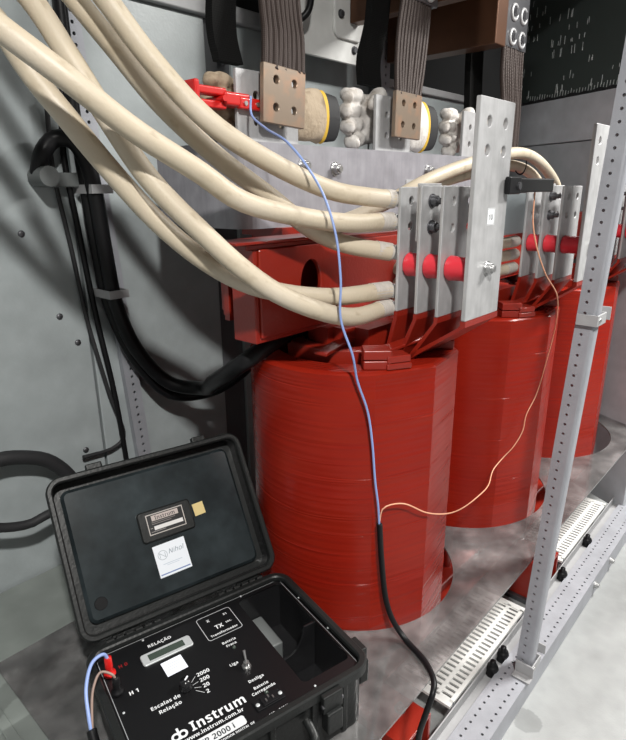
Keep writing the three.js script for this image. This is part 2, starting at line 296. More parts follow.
// terminal stacks: four aluminium bars on red insulators
const stack0 = thing('terminal_stack', 'four aluminium terminal bars clamping the thick cream cables', 'terminal', 'coil terminal stacks');
{
  const x0 = 1.07, w = 0.152, zs = [-0.713, -0.662, -0.61, -0.546], xc = 1.15, yi = 1.337;
  zs.forEach((z, i) => {
    const tall = i === 3, top = tall ? 1.664 : 1.503 + (i === 1 ? 0.002 : 0), bot = 1.234;
    const s = rrect(w, top - bot, 0.003, 0, 0);
    const ys = tall ? [1.622, 1.57] : [1.474, 1.42];
    for (const y of ys) for (const x of [0.042, 0.114]) hole(s, x, y - bot, tall ? 0.0105 : 0.009);
    const t = tall ? 0.01 : 0.007;
    part('terminal_bar', uvm(ext(s, t, 0.0012, 14).translate(x0, bot, z - t / 2)), M.alu, stack0);
    // red coated lead running down and back into the coil
    const dz = [-0.02, -0.035, -0.06, -0.125][i], prof = new THREE.Shape(), k = t / 2 + 0.001;
    prof.moveTo(z - k, bot); prof.lineTo(z + k, bot); prof.lineTo(z + k, bot - 0.012); prof.lineTo(z + dz + k, 1.134); prof.lineTo(z + dz - k * 1.6, 1.134); prof.lineTo(z - k, bot - 0.012); prof.closePath();
    const g = new THREE.ExtrudeGeometry(prof, { depth: w, bevelEnabled: false }); g.rotateY(-Math.PI / 2); g.translate(x0 + w, 0, 0);
    part('coated_lead', uvm(g), M.redSteel, stack0, 'red coated lead');
  });
  for (let i = 0; i < 3; i++) {
    const za = zs[i] + 0.004, zb = zs[i + 1] - 0.005, L = zb - za;
    const pr = [[0, 0], [0.024, 0], [0.027, 0.004], [0.0255, L * 0.35], [0.0255, L * 0.65], [0.027, L - 0.004], [0.024, L], [0, L]].map(p => new THREE.Vector2(...p));
    const m = part('insulator', new THREE.LatheGeometry(pr, 28).rotateX(Math.PI / 2), M.insulator, stack0, 'red plastic insulator'); m.position.set(1.108, yi, za);
  }
  const hb = part('clamp_bolt', hexBolt(0.0125, 0.011, 0.008), M.steel, stack0); hb.position.set(xc, yi, zs[3] + 0.005);
  const hb2 = part('clamp_bolt', hexBolt(0.0125, 0.011, 0.01).rotateY(Math.PI), M.steel, stack0); hb2.position.set(1.108, yi, zs[0] - 0.0035);
  for (const [y, x] of [[1.474, 1.112], [1.42, 1.112]]) { const b = part('lug_bolt', hexBolt(0.012, 0.012, 0.016), M.steelDark, stack0); b.position.set(x, y, zs[1] + 0.0035); }
  part('lug_plate', uvm(ext(rrect(0.09, 0.12, 0.003), 0.006, 0.001).translate(x0 + 0.004, 1.39, zs[1] - 0.0105)), M.alu, stack0);
}
dup(stack0, [PITCH, 0, 0], 'terminal bars over the middle coil with the thin wire passing in front');
dup(stack0, [2 * PITCH, 0, 0], 'terminal bars over the coil beside the end door, half behind the upright');
function canvasTex(w, h, draw) { const c = document.createElement('canvas'); c.width = w; c.height = h; const x = c.getContext('2d'); draw(x, w, h); const t = new THREE.CanvasTexture(c); t.colorSpace = THREE.SRGBColorSpace; t.anisotropy = 8; return t; }
{
  const t = canvasTex(128, 128, (x) => { x.fillStyle = '#dfe0e2'; x.fillRect(0, 0, 128, 128); x.strokeStyle = '#8d8f94'; x.lineWidth = 3; x.strokeRect(6, 6, 116, 116); x.fillStyle = '#50535a'; x.font = 'bold 58px sans-serif'; x.textAlign = 'center'; x.textBaseline = 'middle'; x.fillText('1U', 64, 68); });
  const m = part('phase_sticker', new THREE.PlaneGeometry(0.034, 0.034), S({ map: t, roughness: 0.5 }), stack0, 'small sticker reading 1U'); m.position.set(1.15, 1.443, -0.5405);
}

// core yokes and clamp beams
function clampBeam(y0, y1, z, sgn, holes, label, cat) {
  const g = thing('clamp_beam', label, 'beam', 'core clamp beams');
  const x0 = y0 > 1 ? (z < -1 ? 1.02 : 0.79) : 0.735, x1 = 2.86, s = rrect(x1 - x0, y1 - y0, 0.004);
  if (holes) for (const xx of [0.945, 1.45, 1.625, 2.13, 2.305, 2.78]) { const h = new THREE.Path(); h.absellipse(xx - x0, (y1 - y0) * 0.55, 0.033, 0.05, 0, Math.PI * 2, true); s.holes.push(h); }
  part('web', uvm(ext(s, 0.012, 0.002, 16).translate(x0, y0, z - 0.006)), M.redSteel, g);
  const za = sgn > 0 ? z : z - 0.07, zb = sgn > 0 ? z + 0.07 : z;
  part('flange', box(x0 - 0.03, x1, y1, y1 + 0.01, za, zb, 0.002), M.redSteel, g);
  part('flange', box(x0, x1, y0 - 0.01, y0, za, zb, 0.002), M.redSteel, g);
  part('end_plate', box(x0 - 0.012, x0, y0 - 0.01, y1, za, zb, 0.002), M.redSteel, g);
  if (y0 < 1) for (const x of [0.76, 1.446, 2.126, 2.8]) part('stand_off', rod([x, y1 + 0.01, (za + zb) / 2], [x, 0.463, (za + zb) / 2], 0.012, 14), M.redSteel, g);
  else if (z > -0.9) { part('cover_strip', box(0.72, 1.0, y1 + 0.012, y1 + 0.018, -0.93, -0.845, 0.002), M.redSteel, g); }
  for (const xx of [1.0, 1.2, 1.7, 1.9, 2.4]) { const b = part('tie_bolt', hexBolt(0.013, 0.012, 0.006), M.steel, g); b.position.set(xx, (y0 + y1) / 2 - 0.02, z + 0.006); if (sgn < 0) { b.rotation.y = Math.PI; b.position.z = z - 0.006; } }
  return g;
}
clampBeam(1.2, 1.385, -0.862, -1, true, 'red upper clamp beam with oval holes behind the cream cables');
clampBeam(1.2, 1.385, -1.03, -1, false, 'red upper clamp beam on the wall side of the coils');
clampBeam(0.2, 0.33, -0.765, 1, false, 'red lower clamp beam under the clear sheet, aisle side');
clampBeam(0.2, 0.33, -0.96, -1, false, 'red lower clamp beam under the clear sheet, wall side');
for (const [y0, y1, lb] of [[1.222, 1.37, 'stepped red core yoke between the upper clamp beams'], [0.2, 0.3, 'stepped red core yoke under the coils']]) {
  const g = thing('core_yoke', lb, 'core', 'core yokes');
  for (let i = 0; i < 5; i++) { const z = (y0 > 1 ? -1.02 : -0.943) + i * (y0 > 1 ? 0.0165 : 0.032); part('lamination_step', box(0.8 + 0.01 * Math.abs(i - 2), 2.78, y0 + 0.008 * Math.abs(i - 2), y1 - 0.008 * Math.abs(i - 2), z, z + (y0 > 1 ? 0.016 : 0.031)), M.redSteel, g); }
}
for (const [x, lb] of [[1.0, 'red cross foot under the clear sheet, nearest the case'], [1.93, 'red cross foot under the clear sheet by the far grating']]) {
  const g = thing('cross_foot', lb, 'foot', 'transformer cross feet');
  part('channel_web', box(x - 0.06, x + 0.06, 0.168, 0.178, -1.22, -0.552, 0.002), M.redSteel, g);
  for (const s of [-1, 1]) part('channel_flange', box(x + s * 0.06 - 0.005, x + s * 0.06 + 0.005, 0.02, 0.178, -1.22, -0.552, 0.002), M.redSteel, g);
  for (const s of [-0.62, -1.12]) { const b = part('foot_bolt', hexBolt(0.012, 0.012, 0.01).rotateX(-Math.PI / 2), M.steelDark, g); b.position.set(x + 0.02, 0.178, s); }
  part('foot_pad', box(x - 0.08, x + 0.08, 0, 0.02, -1.22, -0.552, 0.003), M.steelDark, g);
}

// low voltage bus tray above the coils
{
  const g = thing('bus_enclosure', 'pale aluminium bus bar wrapping round a corner above the coils', 'busbar');
  const s = new THREE.Shape(), x0 = 0.865, x1 = 1.96, zf = 0.98, zb = 1.3, r = 0.045, t = 0.008;   // plan, y of the shape = -z
  s.moveTo(x0, zb); s.lineTo(x0, zf + r); s.absarc(x0 + r, zf + r, r, Math.PI, 1.5 * Math.PI, false); s.lineTo(x1 - r, zf); s.absarc(x1 - r, zf + r, r, -Math.PI / 2, 0, false); s.lineTo(x1, zb);
  s.lineTo(x1 - t, zb); s.lineTo(x1 - t, zf + r); s.absarc(x1 - r, zf + r, r - t, 0, -Math.PI / 2, true); s.lineTo(x0 + r, zf + t); s.absarc(x0 + r, zf + r, r - t, -Math.PI / 2, -Math.PI, true); s.lineTo(x0 + t, zb); s.closePath();
  const e = new THREE.ExtrudeGeometry(s, { depth: 0.185, bevelEnabled: false, curveSegments: 10 }); e.rotateX(-Math.PI / 2); e.translate(0, 1.415, 0);
  part('bent_bar', toCreasedNormals(uvm(e), 0.5), M.aluMatt, g);
  part('top_plate', box(x0 + 0.01, x1 - 0.01, 1.588, 1.596, -1.3, -0.99), M.aluMatt, g);
  part('lower_ledge', box(x0 + 0.02, x1 - 0.02, 1.415, 1.423, -1.3, -0.99), M.aluMatt, g);
  for (const [x, y] of [[1.055, 1.553], [1.174, 1.548], [1.62, 1.552], [1.74, 1.55]]) { const b = part('bus_bolt', hexBolt(0.014, 0.013, 0.008), M.steel, g); b.position.set(x, y, -0.98); }
  part('rating_plate', uvm(ext(rrect(0.12, 0.05, 0.003), 0.002).translate(1.5, 1.475, -0.98)), M.alu, g);
  for (const x of [0.99, 1.9]) part('stand_off', box(x - 0.03, x + 0.03, 1.395, 1.415, -1.1, -0.96), M.redSteel, g);
}
// terminal flags behind the hanging links
const flagLabels = ['pale terminal flag gripped by the red clip', 'pale terminal flag behind the middle copper pad', 'pale terminal flag behind the tall drilled bar'];
[[0.905, 1.1], [1.42, 1.6], [1.93, 2.1]].forEach(([a, b], i) => {
  const s = rrect(b - a, 0.155, 0.004); for (const x of [0.3, 0.7]) for (const y of [0.05, 0.105]) hole(s, (b - a) * x, y, 0.009);
  solo('terminal_flag', uvm(ext(s, 0.01, 0.0015, 12).translate(a, 1.597, -1.045)), M.alu, flagLabels[i], 'terminal', 'bus terminal flags');
});

// flexible copper links hanging from above
function link(label, cx, pathTop, n, wTop, padMat, padTilt, strapPath) {
  const g = thing('flexible_link', label, 'connector', 'flexible copper links');
  const padW = 0.134, padH = 0.122, padY = 1.64;
  if (padMat) {
    const s = rrect(padW, padH, 0.003); for (const x of [0.038, 0.096]) for (const y of [0.035, 0.092]) hole(s, x, y, 0.0085);
    const p = part('contact_pad', uvm(ext(s, 0.014, 0.0015, 14).translate(-padW / 2, -padH, -0.007)), padMat, g, 'worn copper contact pad with four holes'); p.position.set(cx, padY + padH, -1.005); p.rotation.z = padTilt;
  }
  for (let i = 0; i < n; i++) {
    const f = (i + 0.5) / n - 0.5;
    const pts = pathTop.map(([x, y, z, w]) => [x + f * w, y + 0.002 * (rnd() - 0.5), z + 0.004 * (rnd() - 0.5)]);
    const w = pathTop[0][3] / n;
    part('strand', tube(pts, w * 0.54, 18, 8), M.braid, g);
  }
  for (const sp of strapPath) {
    const c = curve(sp.pts), N = 20, pos = [], idx = [];
    for (let i = 0; i <= N; i++) { const q = c.getPoint(i / N); for (const [dx, dz] of [[-1, -1], [1, -1], [1, 1], [-1, 1]]) pos.push(q.x + dx * sp.w / 2, q.y, q.z + dz * 0.012); }
    for (let i = 0; i < N; i++) for (let k = 0; k < 4; k++) { const a = i * 4 + k, b = i * 4 + (k + 1) % 4; idx.push(a, b, a + 4, b, b + 4, a + 4); }
    idx.push(0, 2, 1, 0, 3, 2, N * 4, N * 4 + 1, N * 4 + 2, N * 4, N * 4 + 2, N * 4 + 3);
    const bg = new THREE.BufferGeometry(); bg.setAttribute('position', new THREE.Float32BufferAttribute(pos, 3)); bg.setIndex(idx);
    part('black_strap', toCreasedNormals(uvm(bg), 0.6), M.strap, g);
  }
  return g;
}
const lk1 = link('brown braided link ending in a copper pad above the red clip', 1.022, [[1.022, 1.755, -1.005, 0.132], [1.05, 1.83, -1.03, 0.134], [1.085, 1.92, -1.075, 0.134], [1.11, 2.06, -1.1, 0.134], [1.12, 2.6, -1.1, 0.134]], 9, 0.14, M.copper, -0.05,
  [{ w: 0.07, pts: [[0.95, 1.775, -1.11], [0.96, 1.85, -1.14], [1.0, 2.1, -1.16], [1.0, 2.6, -1.16]] }]);
const lk2 = link('brown braided link ending in the middle copper pad', 1.532, [[1.532, 1.755, -1.005, 0.128], [1.56, 1.83, -1.02, 0.15], [1.6, 1.93, -1.04, 0.16], [1.63, 2.03, -1.05, 0.16]], 10, 0.16, M.copper, -0.02,
  [{ w: 0.09, pts: [[1.5, 1.79, -1.12], [1.52, 1.86, -1.14], [1.6, 2.0, -1.17], [1.62, 2.6, -1.17]] }]);
const lk3 = link('brown braided link with ringed head behind the tall drilled bar', 2.32, [[2.33, 1.62, -1.05, 0.17], [2.33, 1.8, -1.05, 0.17], [2.31, 1.9, -1.05, 0.18], [2.3, 2.0, -1.05, 0.18]], 10, 0.18, null, 0,
  [{ w: 0.1, pts: [[2.23, 1.78, -1.16], [2.22, 1.88, -1.16], [2.23, 2.05, -1.17], [2.23, 2.6, -1.17]] }]);
for (const [g, x, y, z] of [[lk2, 1.635, 2.02, -1.05], [lk3, 2.3, 1.995, -1.05]]) {
  part('link_head', uvm(ext(rrect(0.19, 0.2, 0.004), 0.02, 0.002).translate(x - 0.095, y, z - 0.01)), M.steelDark, g);
  for (const dx of [-0.035, 0.045]) for (const dy of [0.035, 0.115]) { const t = part('washer', new THREE.TorusGeometry(0.024, 0.006, 8, 24), M.alu, g); t.position.set(x + dx, y + dy, z + 0.012); const h = part('head_bolt', hexBolt(0.014, 0.012), M.steelDark, g); h.position.set(x + dx, y + dy, z + 0.01); }
  part('head_hanger', box(x - 0.05, x + 0.05, y + 0.18, 2.6, z - 0.03, z - 0.012), M.copperBar, g);
}
// copper bars coming out of the back bushing plate
{
  const g = thing('bushing_plate', 'white bolted plate with a copper bar flange high on the back wall', 'plate');
  part('plate', uvm(ext(rrect(0.53, 0.53, 0.006), 0.012, 0.0015).translate(1.378, 1.92, -1.412)), M.whitePaint, g);
  part('bar_flange', uvm(ext(rrect(0.16, 0.2, 0.03), 0.012, 0.002).translate(1.66, 1.99, -1.4)), M.whitePaint, g);
  for (const [x, y] of [[1.78, 1.965], [1.885, 2.04], [1.69, 2.06], [1.804, 2.06], [1.5, 1.98], [1.42, 2.1]]) { const b = part('plate_bolt', hexBolt(0.011, 0.008), M.steelDark, g); b.position.set(x, y, y > 2.045 && x > 1.6 && x < 1.82 ? -1.388 : -1.4); }
  part('plate_bracket', box(1.45, 1.5, 2.0, 2.4, -1.51, -1.41), M.frame, g);
  part('hooked_lead', tube([[1.44, 1.985, -1.395], [1.455, 1.995, -1.36], [1.475, 2.02, -1.34], [1.49, 2.08, -1.34], [1.49, 2.2, -1.34]], 0.011, 24, 8), M.rubber, g, 'black hooked lead');
}
solo('copper_bar', uvm(box(1.737, 1.787, 2.04, 2.28, -1.386, -0.86, 0.004)), M.copperBar, 'brown copper bar running out from the white bushing plate', 'busbar', 'copper bars');
solo('copper_bar', uvm(box(2.05, 2.13, 1.97, 2.3, -1.45, -1.0, 0.004)), M.copperBar, 'brown copper bar end beside the ringed link head', 'busbar', 'copper bars');
{   // perforated strip
  const s = rrect(0.1, 0.72, 0.003); for (let k = 0; k < 24; k++) for (const x of [0.028, 0.072]) hole(s, x, 0.02 + k * 0.03, 0.006);
  solo('perforated_strip', uvm(ext(s, 0.006, 0, 6).translate(1.995, 1.73, -1.47)), M.galv, 'perforated grey upright strip beside the white bushing plate', 'strip');
}

// work gloves stuffed between the flags
function gloveGeometry(variant) {
  const mc = new MarchingCubes(72, new THREE.MeshStandardMaterial(), false, false, 300000); mc.isolation = 0;
  // box: x -0.03..0.27 , y -0.15..0.15 , z -0.15..0.15 ; half size 0.15
  const c = [0.12, 0, 0], hs = 0.15, n = 72;
  const B = [];   // bones: a, b, ra, rb
  for (let i = 0; i < 4; i++) {
    const y = 0.043 - i * 0.029, len = [0.085, 0.096, 0.09, 0.072][i], k = variant === 0 ? 0.25 : 0.3 + 0.05 * i;
    const p0 = [0.125, y * 0.9, 0], p1 = [0.125 - len * 0.5, y * 1.1, 0.012 + 0.014 * k], p2 = [0.125 - len * 0.85, y * 1.16 - 0.004, 0.03 * k + 0.006], p3 = [0.125 - len * (1.1 - 0.5 * k), y * 1.15 - 0.008, 0.062 * k + 0.004];
    B.push([p0, p1, 0.018, 0.0168], [p1, p2, 0.0168, 0.016], [p2, p3, 0.016, 0.0135]);
  }
  B.push([[0.13, 0.03, 0], [0.2, 0.022, 0], 0.024, 0.027], [[0.13, 0, 0.002], [0.2, 0, 0], 0.026, 0.03], [[0.13, -0.032, 0], [0.2, -0.022, 0], 0.024, 0.027], [[0.19, 0.02, 0], [0.262, 0.02, 0], 0.027, 0.028], [[0.19, -0.02, 0], [0.262, -0.02, 0], 0.027, 0.028]);
  B.push([[0.185, 0.04, 0.012], [0.15, 0.05, 0.035], 0.02, 0.018], [[0.15, 0.05, 0.035], [0.11, 0.03, 0.05], 0.0175, 0.0145]);   // thumb
  const sm = (a, b, k) => { const h = Math.max(k - Math.abs(a - b), 0) / k; return Math.min(a, b) - h * h * k / 4; };
  for (let z = 0; z < n; z++) for (let y = 0; y < n; y++) for (let x = 0; x < n; x++) {
    const px = c[0] + (x / (n / 2) - 1) * hs, py = c[1] + (y / (n / 2) - 1) * hs, pz = c[2] + (z / (n / 2) - 1) * hs;
    let d = 1;
    for (let bi = 0; bi < B.length; bi++) { const [a, b, ra, rb] = B[bi];
      const bx = b[0] - a[0], by = b[1] - a[1], bz = b[2] - a[2], t = clamp(((px - a[0]) * bx + (py - a[1]) * by + (pz - a[2]) * bz) / (bx * bx + by * by + bz * bz));
      const q = Math.hypot(px - a[0] - bx * t, py - a[1] - by * t, pz - a[2] - bz * t) - (ra + (rb - ra) * t);
      d = sm(d, q, bi < 12 ? 0.005 : 0.014);
    }
    d += 0.0016 * Math.sin(px * 190 + py * 60) * Math.sin(py * 150 - pz * 120);
    mc.field[x + y * n + z * n * n] = -d;
  }
  mc.update();
  const g = new THREE.BufferGeometry(), k = mc.count;
  g.setAttribute('position', new THREE.BufferAttribute(mc.positionArray.slice(0, k * 3), 3)); g.setAttribute('normal', new THREE.BufferAttribute(mc.normalArray.slice(0, k * 3), 3));
  g.scale(hs, hs, hs); g.translate(...c);
  return uvm(g);
}
function gauntlet(x0, x1, ry0, rz0, ry1, rz1, wob = 0) {
  const g = new THREE.CylinderGeometry(1, 1, 1, 32, 6, true), p = g.attributes.position;
  for (let i = 0; i < p.count; i++) { const t = p.getY(i) + 0.5, a = Math.atan2(p.getZ(i), p.getX(i)); const w = 1 + wob * Math.sin(3 * a + 9 * t); p.setXYZ(i, x0 + (x1 - x0) * t, Math.cos(a) * (ry0 + (ry1 - ry0) * t) * w, Math.sin(a) * (rz0 + (rz1 - rz0) * t) * w); }
  g.computeVertexNormals(); return uvm(g);
}
function glove(label, pos, variant, mat, gl, sc = 1) {
  const g = thing('work_glove', label, 'glove', 'work gloves on the bus', pos); g.scale.setScalar(sc);
  part('hand', gloveGeometry(variant), mat, g);
  part('gauntlet', gauntlet(0.245, 0.25 + gl, 0.052, 0.03, 0.068, 0.032, 0.05), mat, g);
  part('stripe', gauntlet(0.25 + gl, 0.262 + gl, 0.0655, 0.031, 0.067, 0.032), M.yellow, g, 'yellow stripe');
  part('cuff', gauntlet(0.262 + gl, 0.315 + gl, 0.064, 0.03, 0.058, 0.026), M.cuff, g, 'black cuff');
  part('lining', new THREE.CircleGeometry(1, 32).scale(0.026, 0.058, 1).rotateY(Math.PI / 2).translate(0.3149 + gl, 0, 0), M.cuff, g);
  return g;
}
glove('tan work glove tucked behind the copper pad with the red clip', [0.83, 1.685, -1.105], 0, M.leatherTan, 0.17);
glove('pale work glove with curled fingers beside the middle copper pad', [1.31, 1.695, -1.12], 1, M.leather, 0.14, 1.2);
glove('pale work glove with curled fingers half behind the tall drilled bar', [1.86, 1.69, -1.12], 1, M.leather, 0.14, 1.2);

// ------------------------------------------------------------------ cables
const CABLE = 0.0192;
const cables = {
  A2: [[[0.533, 1.856, -0.987], [0.572, 1.797, -0.963], [0.623, 1.715, -0.93], [0.7, 1.616, -0.876], [0.815, 1.543, -0.824], [0.933, 1.496, -0.781], [1.013, 1.483, -0.749], [1.07, 1.478, -0.735]], 'uppermost cream cable, ending at the top of the first terminal bar'],
  A1: [[[0.521, 1.872, -1.07], [0.556, 1.807, -1.033], [0.605, 1.739, -1.008], [0.667, 1.654, -0.977], [0.754, 1.565, -0.933], [0.843, 1.486, -0.875], [0.914, 1.419, -0.825], [0.971, 1.388, -0.785], [1.07, 1.365, -0.737]], 'cream cable passing under the uppermost one, to the middle of the terminal bar'],
  B: [[[0.342, 1.784, -1.008], [0.392, 1.725, -0.955], [0.456, 1.661, -0.901], [0.541, 1.592, -0.869], [0.642, 1.528, -0.836], [0.711, 1.482, -0.817], [0.837, 1.449, -0.787], [0.948, 1.433, -0.755], [1.07, 1.431, -0.736]], 'cream cable crossing over the whole bundle, ending below the uppermost one'],
  D1: [[[0.46, 1.857, -1.1], [0.49, 1.798, -1.054], [0.515, 1.71, -1.0], [0.546, 1.617, -0.954], [0.587, 1.518, -0.908], [0.653, 1.422, -0.849], [0.697, 1.364, -0.808], [0.752, 1.313, -0.77], [0.84, 1.268, -0.735], [0.93, 1.243, -0.728], [1.07, 1.24, -0.736]], 'lowest cream cable, sagging just above the coil'],
  D2: [[[0.402, 1.827, -1.118], [0.438, 1.765, -1.08], [0.466, 1.688, -1.044], [0.5, 1.618, -1.005], [0.551, 1.532, -0.969], [0.616, 1.441, -0.933], [0.68, 1.371, -0.889], [0.733, 1.328, -0.838], [0.8, 1.303, -0.8], [0.9, 1.285, -0.765], [1.07, 1.28, -0.738]], 'cream cable sagging behind the lowest one'],
};
for (const [k, [pts, label]] of Object.entries(cables)) {
  const g = thing('power_cable', label, 'cable', 'cream power cables');
  const a = pts[0], b = pts[1], up = [a[0] + (a[0] - b[0]) * 14, a[1] + (a[1] - b[1]) * 14, a[2] + (a[2] - b[2]) * 8];
  part('sheath', tube([up, ...pts], CABLE, 90, 18), M.cable, g);
  const e = pts[pts.length - 1], d = pts[pts.length - 2], f = 0.3, m = [e[0] + (d[0] - e[0]) * f, e[1] + (d[1] - e[1]) * f, e[2] + (d[2] - e[2]) * f];
  part('end_sleeve', rod(m, [e[0] + 0.006, e[1], e[2]], CABLE * 1.04, 18), M.ferrule, g);
  const l = part('lug', box(-0.01, 0.05, -0.016, 0.016, -0.005, 0.005, 0.002), M.steel, g); l.position.set(e[0] + 0.01, e[1], -0.7235);
}
{
  const F1 = [[1.06, 1.416, -0.93], [1.1, 1.43, -0.88], [1.16, 1.472, -0.8], [1.244, 1.514, -0.76], [1.465, 1.564, -0.745], [1.707, 1.595, -0.745], [1.818, 1.591, -0.745], [1.947, 1.559, -0.745], [2.062, 1.503, -0.745], [2.14, 1.445, -0.76], [2.2, 1.418, -0.86]];
  const F2 = [[1.13, 1.416, -0.97], [1.17, 1.428, -0.92], [1.23, 1.465, -0.86], [1.34, 1.505, -0.81], [1.557, 1.542, -0.79], [1.797, 1.564, -0.79], [1.959, 1.54, -0.79], [2.07, 1.49, -0.8], [2.12, 1.438, -0.84], [2.14, 1.416, -0.9]];
  const g1 = thing('jumper_cable', 'outer cream cable arching behind the tall drilled bar to the middle terminals', 'cable', 'arching jumper cables'); part('sheath', tube(F1, 0.0165, 60, 14), M.cable, g1);
  const g2 = thing('jumper_cable', 'inner cream cable arching under its twin to the middle terminals', 'cable', 'arching jumper cables'); part('sheath', tube(F2, 0.0165, 60, 14), M.cable, g2);
  const t = new THREE.TorusGeometry(0.03, 0.0022, 6, 30); t.scale(0.7, 1.35, 1); t.rotateY(Math.PI / 2); t.rotateZ(0.3);
  const c = solo('cable_tie', t, M.rubber, 'black tie around the arching cream cables', 'cable tie'); c.position.set(1.8, 1.577, -0.768);
  for (const [y, lb] of [[1.342, 'upper cream cable stub entering the middle terminals'], [1.303, 'central cream cable stub entering the middle terminals'], [1.262, 'lower cream cable stub entering the middle terminals']]) {
    const g = thing('cable_stub', lb, 'cable', 'cream stubs at the middle terminals');
    part('sheath', tube([[1.25, y - 0.06, -0.9 ], [1.34, y - 0.02, -0.8], [1.45, y, -0.745], [1.69, y, -0.737]], 0.0165, 30, 14), M.cable, g);
    part('end_sleeve', rod([1.69, y, -0.737], [1.756, y, -0.737], 0.0172, 14), M.ferrule, g);
  }
}
// dark grey barrier plate between the first and middle terminals
{
  const g = thing('barrier_plate', 'dark grey plate below the black clip', 'plate');
  part('plate', uvm(ext(rrect(0.36, 0.115, 0.003), 0.006, 0.001).translate(1.53, 1.368, -0.722)), M.barrier, g);
}
// thin wires
solo('test_wire', tube([[0.905, 1.69, -0.99], [0.9, 1.655, -0.985], [0.883, 1.622, -0.926], [0.85, 1.587, -0.83], [0.844, 1.543, -0.775], [0.859, 1.489, -0.745], [0.861, 1.416, -0.716], [0.857, 1.332, -0.7], [0.858, 1.254, -0.7], [0.872, 1.18, -0.68], [0.893, 1.12, -0.683], [0.91, 1.052, -0.668], [0.918, 0.982, -0.66], [0.925, 0.885, -0.654], [0.931, 0.821, -0.648], [0.934, 0.767, -0.645]], 0.0026, 140, 8), M.wireBlue, 'thin blue test wire hanging from the red clip down the coil', 'wire');
solo('sheathed_lead', tube([[0.934, 0.775, -0.645], [0.94, 0.675, -0.64], [0.951, 0.561, -0.63], [0.956, 0.512, -0.612], [0.957, 0.48, -0.578], [0.931, 0.478, -0.507], [0.894, 0.478, -0.462], [0.872, 0.47, -0.452], [0.858, 0.43, -0.456], [0.855, 0.34, -0.47], [0.86, 0.2, -0.46]], 0.0068, 90, 10), M.rubber, 'black sheathed lead running over the clear sheet edge', 'lead');
solo('thin_wire', tube([[0.934, 0.78, -0.645], [0.941, 0.814, -0.641], [0.978, 0.819, -0.618], [1.047, 0.774, -0.592], [1.13, 0.735, -0.585], [1.25, 0.69, -0.6], [1.36, 0.672, -0.61], [1.46, 0.66, -0.625], [1.56, 0.665, -0.655], [1.615, 0.69, -0.648], [1.637, 0.719, -0.632], [1.665, 0.769, -0.618], [1.669, 0.822, -0.614], [1.7, 0.883, -0.602], [1.73, 0.985, -0.594], [1.755, 1.09, -0.588], [1.66, 1.2, -0.56], [1.5, 1.29, -0.545], [1.45, 1.36, -0.555], [1.432, 1.42, -0.563], [1.43, 1.489, -0.565]], 0.0017, 160, 6), M.wirePink, 'pale orange thin wire from the black lead up to the black clip', 'wire');
// clips
{
  const g = thing('test_clip', 'red test clip biting the pale terminal flag', 'clip');
  part('upper_arm', merge([box(0.79, 0.87, 1.69, 1.706, -1.055, -1.025, 0.004), box(0.86, 0.935, 1.672, 1.7, -1.06, -1.02, 0.006)]), M.clipRed, g);
  part('lower_arm', merge([box(0.8, 0.87, 1.664, 1.68, -1.053, -1.027, 0.004)]), M.clipRed, g);
  part('front_jaw', box(0.9, 0.972, 1.668, 1.692, -1.033, -1.018, 0.004), M.clipRed, g);
  part('hinge_pin', rod([0.855, 1.684, -1.063], [0.855, 1.684, -1.014], 0.006, 12), M.clipRed, g);
  part('finger_guard', box(0.782, 0.796, 1.66, 1.715, -1.06, -1.02, 0.005), M.clipRed, g);
  for (const x of [0.915, 0.95]) part('jaw_rivet', rod([x, 1.68, -1.019], [x, 1.68, -1.015], 0.005, 12), M.steel, g);
}
{
  const g = thing('test_clip', 'black test clip on the edge of the tall drilled bar', 'clip');
  part('body', box(1.235, 1.495, 1.489, 1.52, -0.575, -0.545, 0.004), M.rubber, g);
  part('jaw', box(1.195, 1.255, 1.486, 1.522, -0.58, -0.556, 0.004), M.rubber, g);
  part('jaw', box(1.195, 1.255, 1.486, 1.522, -0.538, -0.526, 0.004), M.rubber, g);
  part('pivot', rod([1.24, 1.503, -0.582], [1.24, 1.503, -0.522], 0.008, 12), M.steelDark, g);
}
// cables on the back wall
solo('black_hose', tube([[1.03, 1.163, -0.968], [0.95, 1.161, -0.952], [0.872, 1.159, -0.925], [0.815, 1.125, -0.95], [0.86, 1.03, -1.12], [0.965, 0.938, -1.32], [0.911, 0.951, -1.4], [0.834, 1.06, -1.43], [0.785, 1.191, -1.43], [0.768, 1.353, -1.43], [0.76, 1.491, -1.43], [0.746, 1.574, -1.43], [0.722, 1.618, -1.44], [0.689, 1.622, -1.46], [0.655, 1.59, -1.46], [0.645, 1.54, -1.48]], 0.0205, 110, 14), M.rubber, 'thick black hose hooked over a bracket and looping under the cream cables', 'hose');
solo('black_hose', tube([[1.08, 1.02, -1.22], [1.073, 0.988, -1.24], [1.029, 0.9, -1.36], [0.93, 0.902, -1.43], [0.84, 1.025, -1.455], [0.785, 1.183, -1.468], [0.765, 1.351, -1.468], [0.757, 1.491, -1.468], [0.75, 1.7, -1.47], [0.745, 2.0, -1.46]], 0.016, 90, 12), M.rubber, 'black hose running straight up the wall behind the hooked one', 'hose');
solo('wall_wire', tube([[0.745, 2.1, -1.48], [0.742, 1.8, -1.485], [0.72, 1.598, -1.49], [0.733, 1.403, -1.49], [0.75, 1.188, -1.49], [0.78, 0.916, -1.49], [0.8, 0.5, -1.49]], 0.008, 60, 8), M.rubber, 'straight black wire down the back wall beside the hoses', 'wire');
solo('wall_wire', tube([[0.694, 1.709, -1.49], [0.69, 1.551, -1.495], [0.71, 1.353, -1.495], [0.727, 1.163, -1.495], [0.765, 0.936, -1.495], [0.793, 0.785, -1.495], [0.758, 0.764, -1.495], [0.66, 0.77, -1.49]], 0.006, 60, 8), M.rubberMatt, 'black wire bending away at the foot of the strut', 'wire');
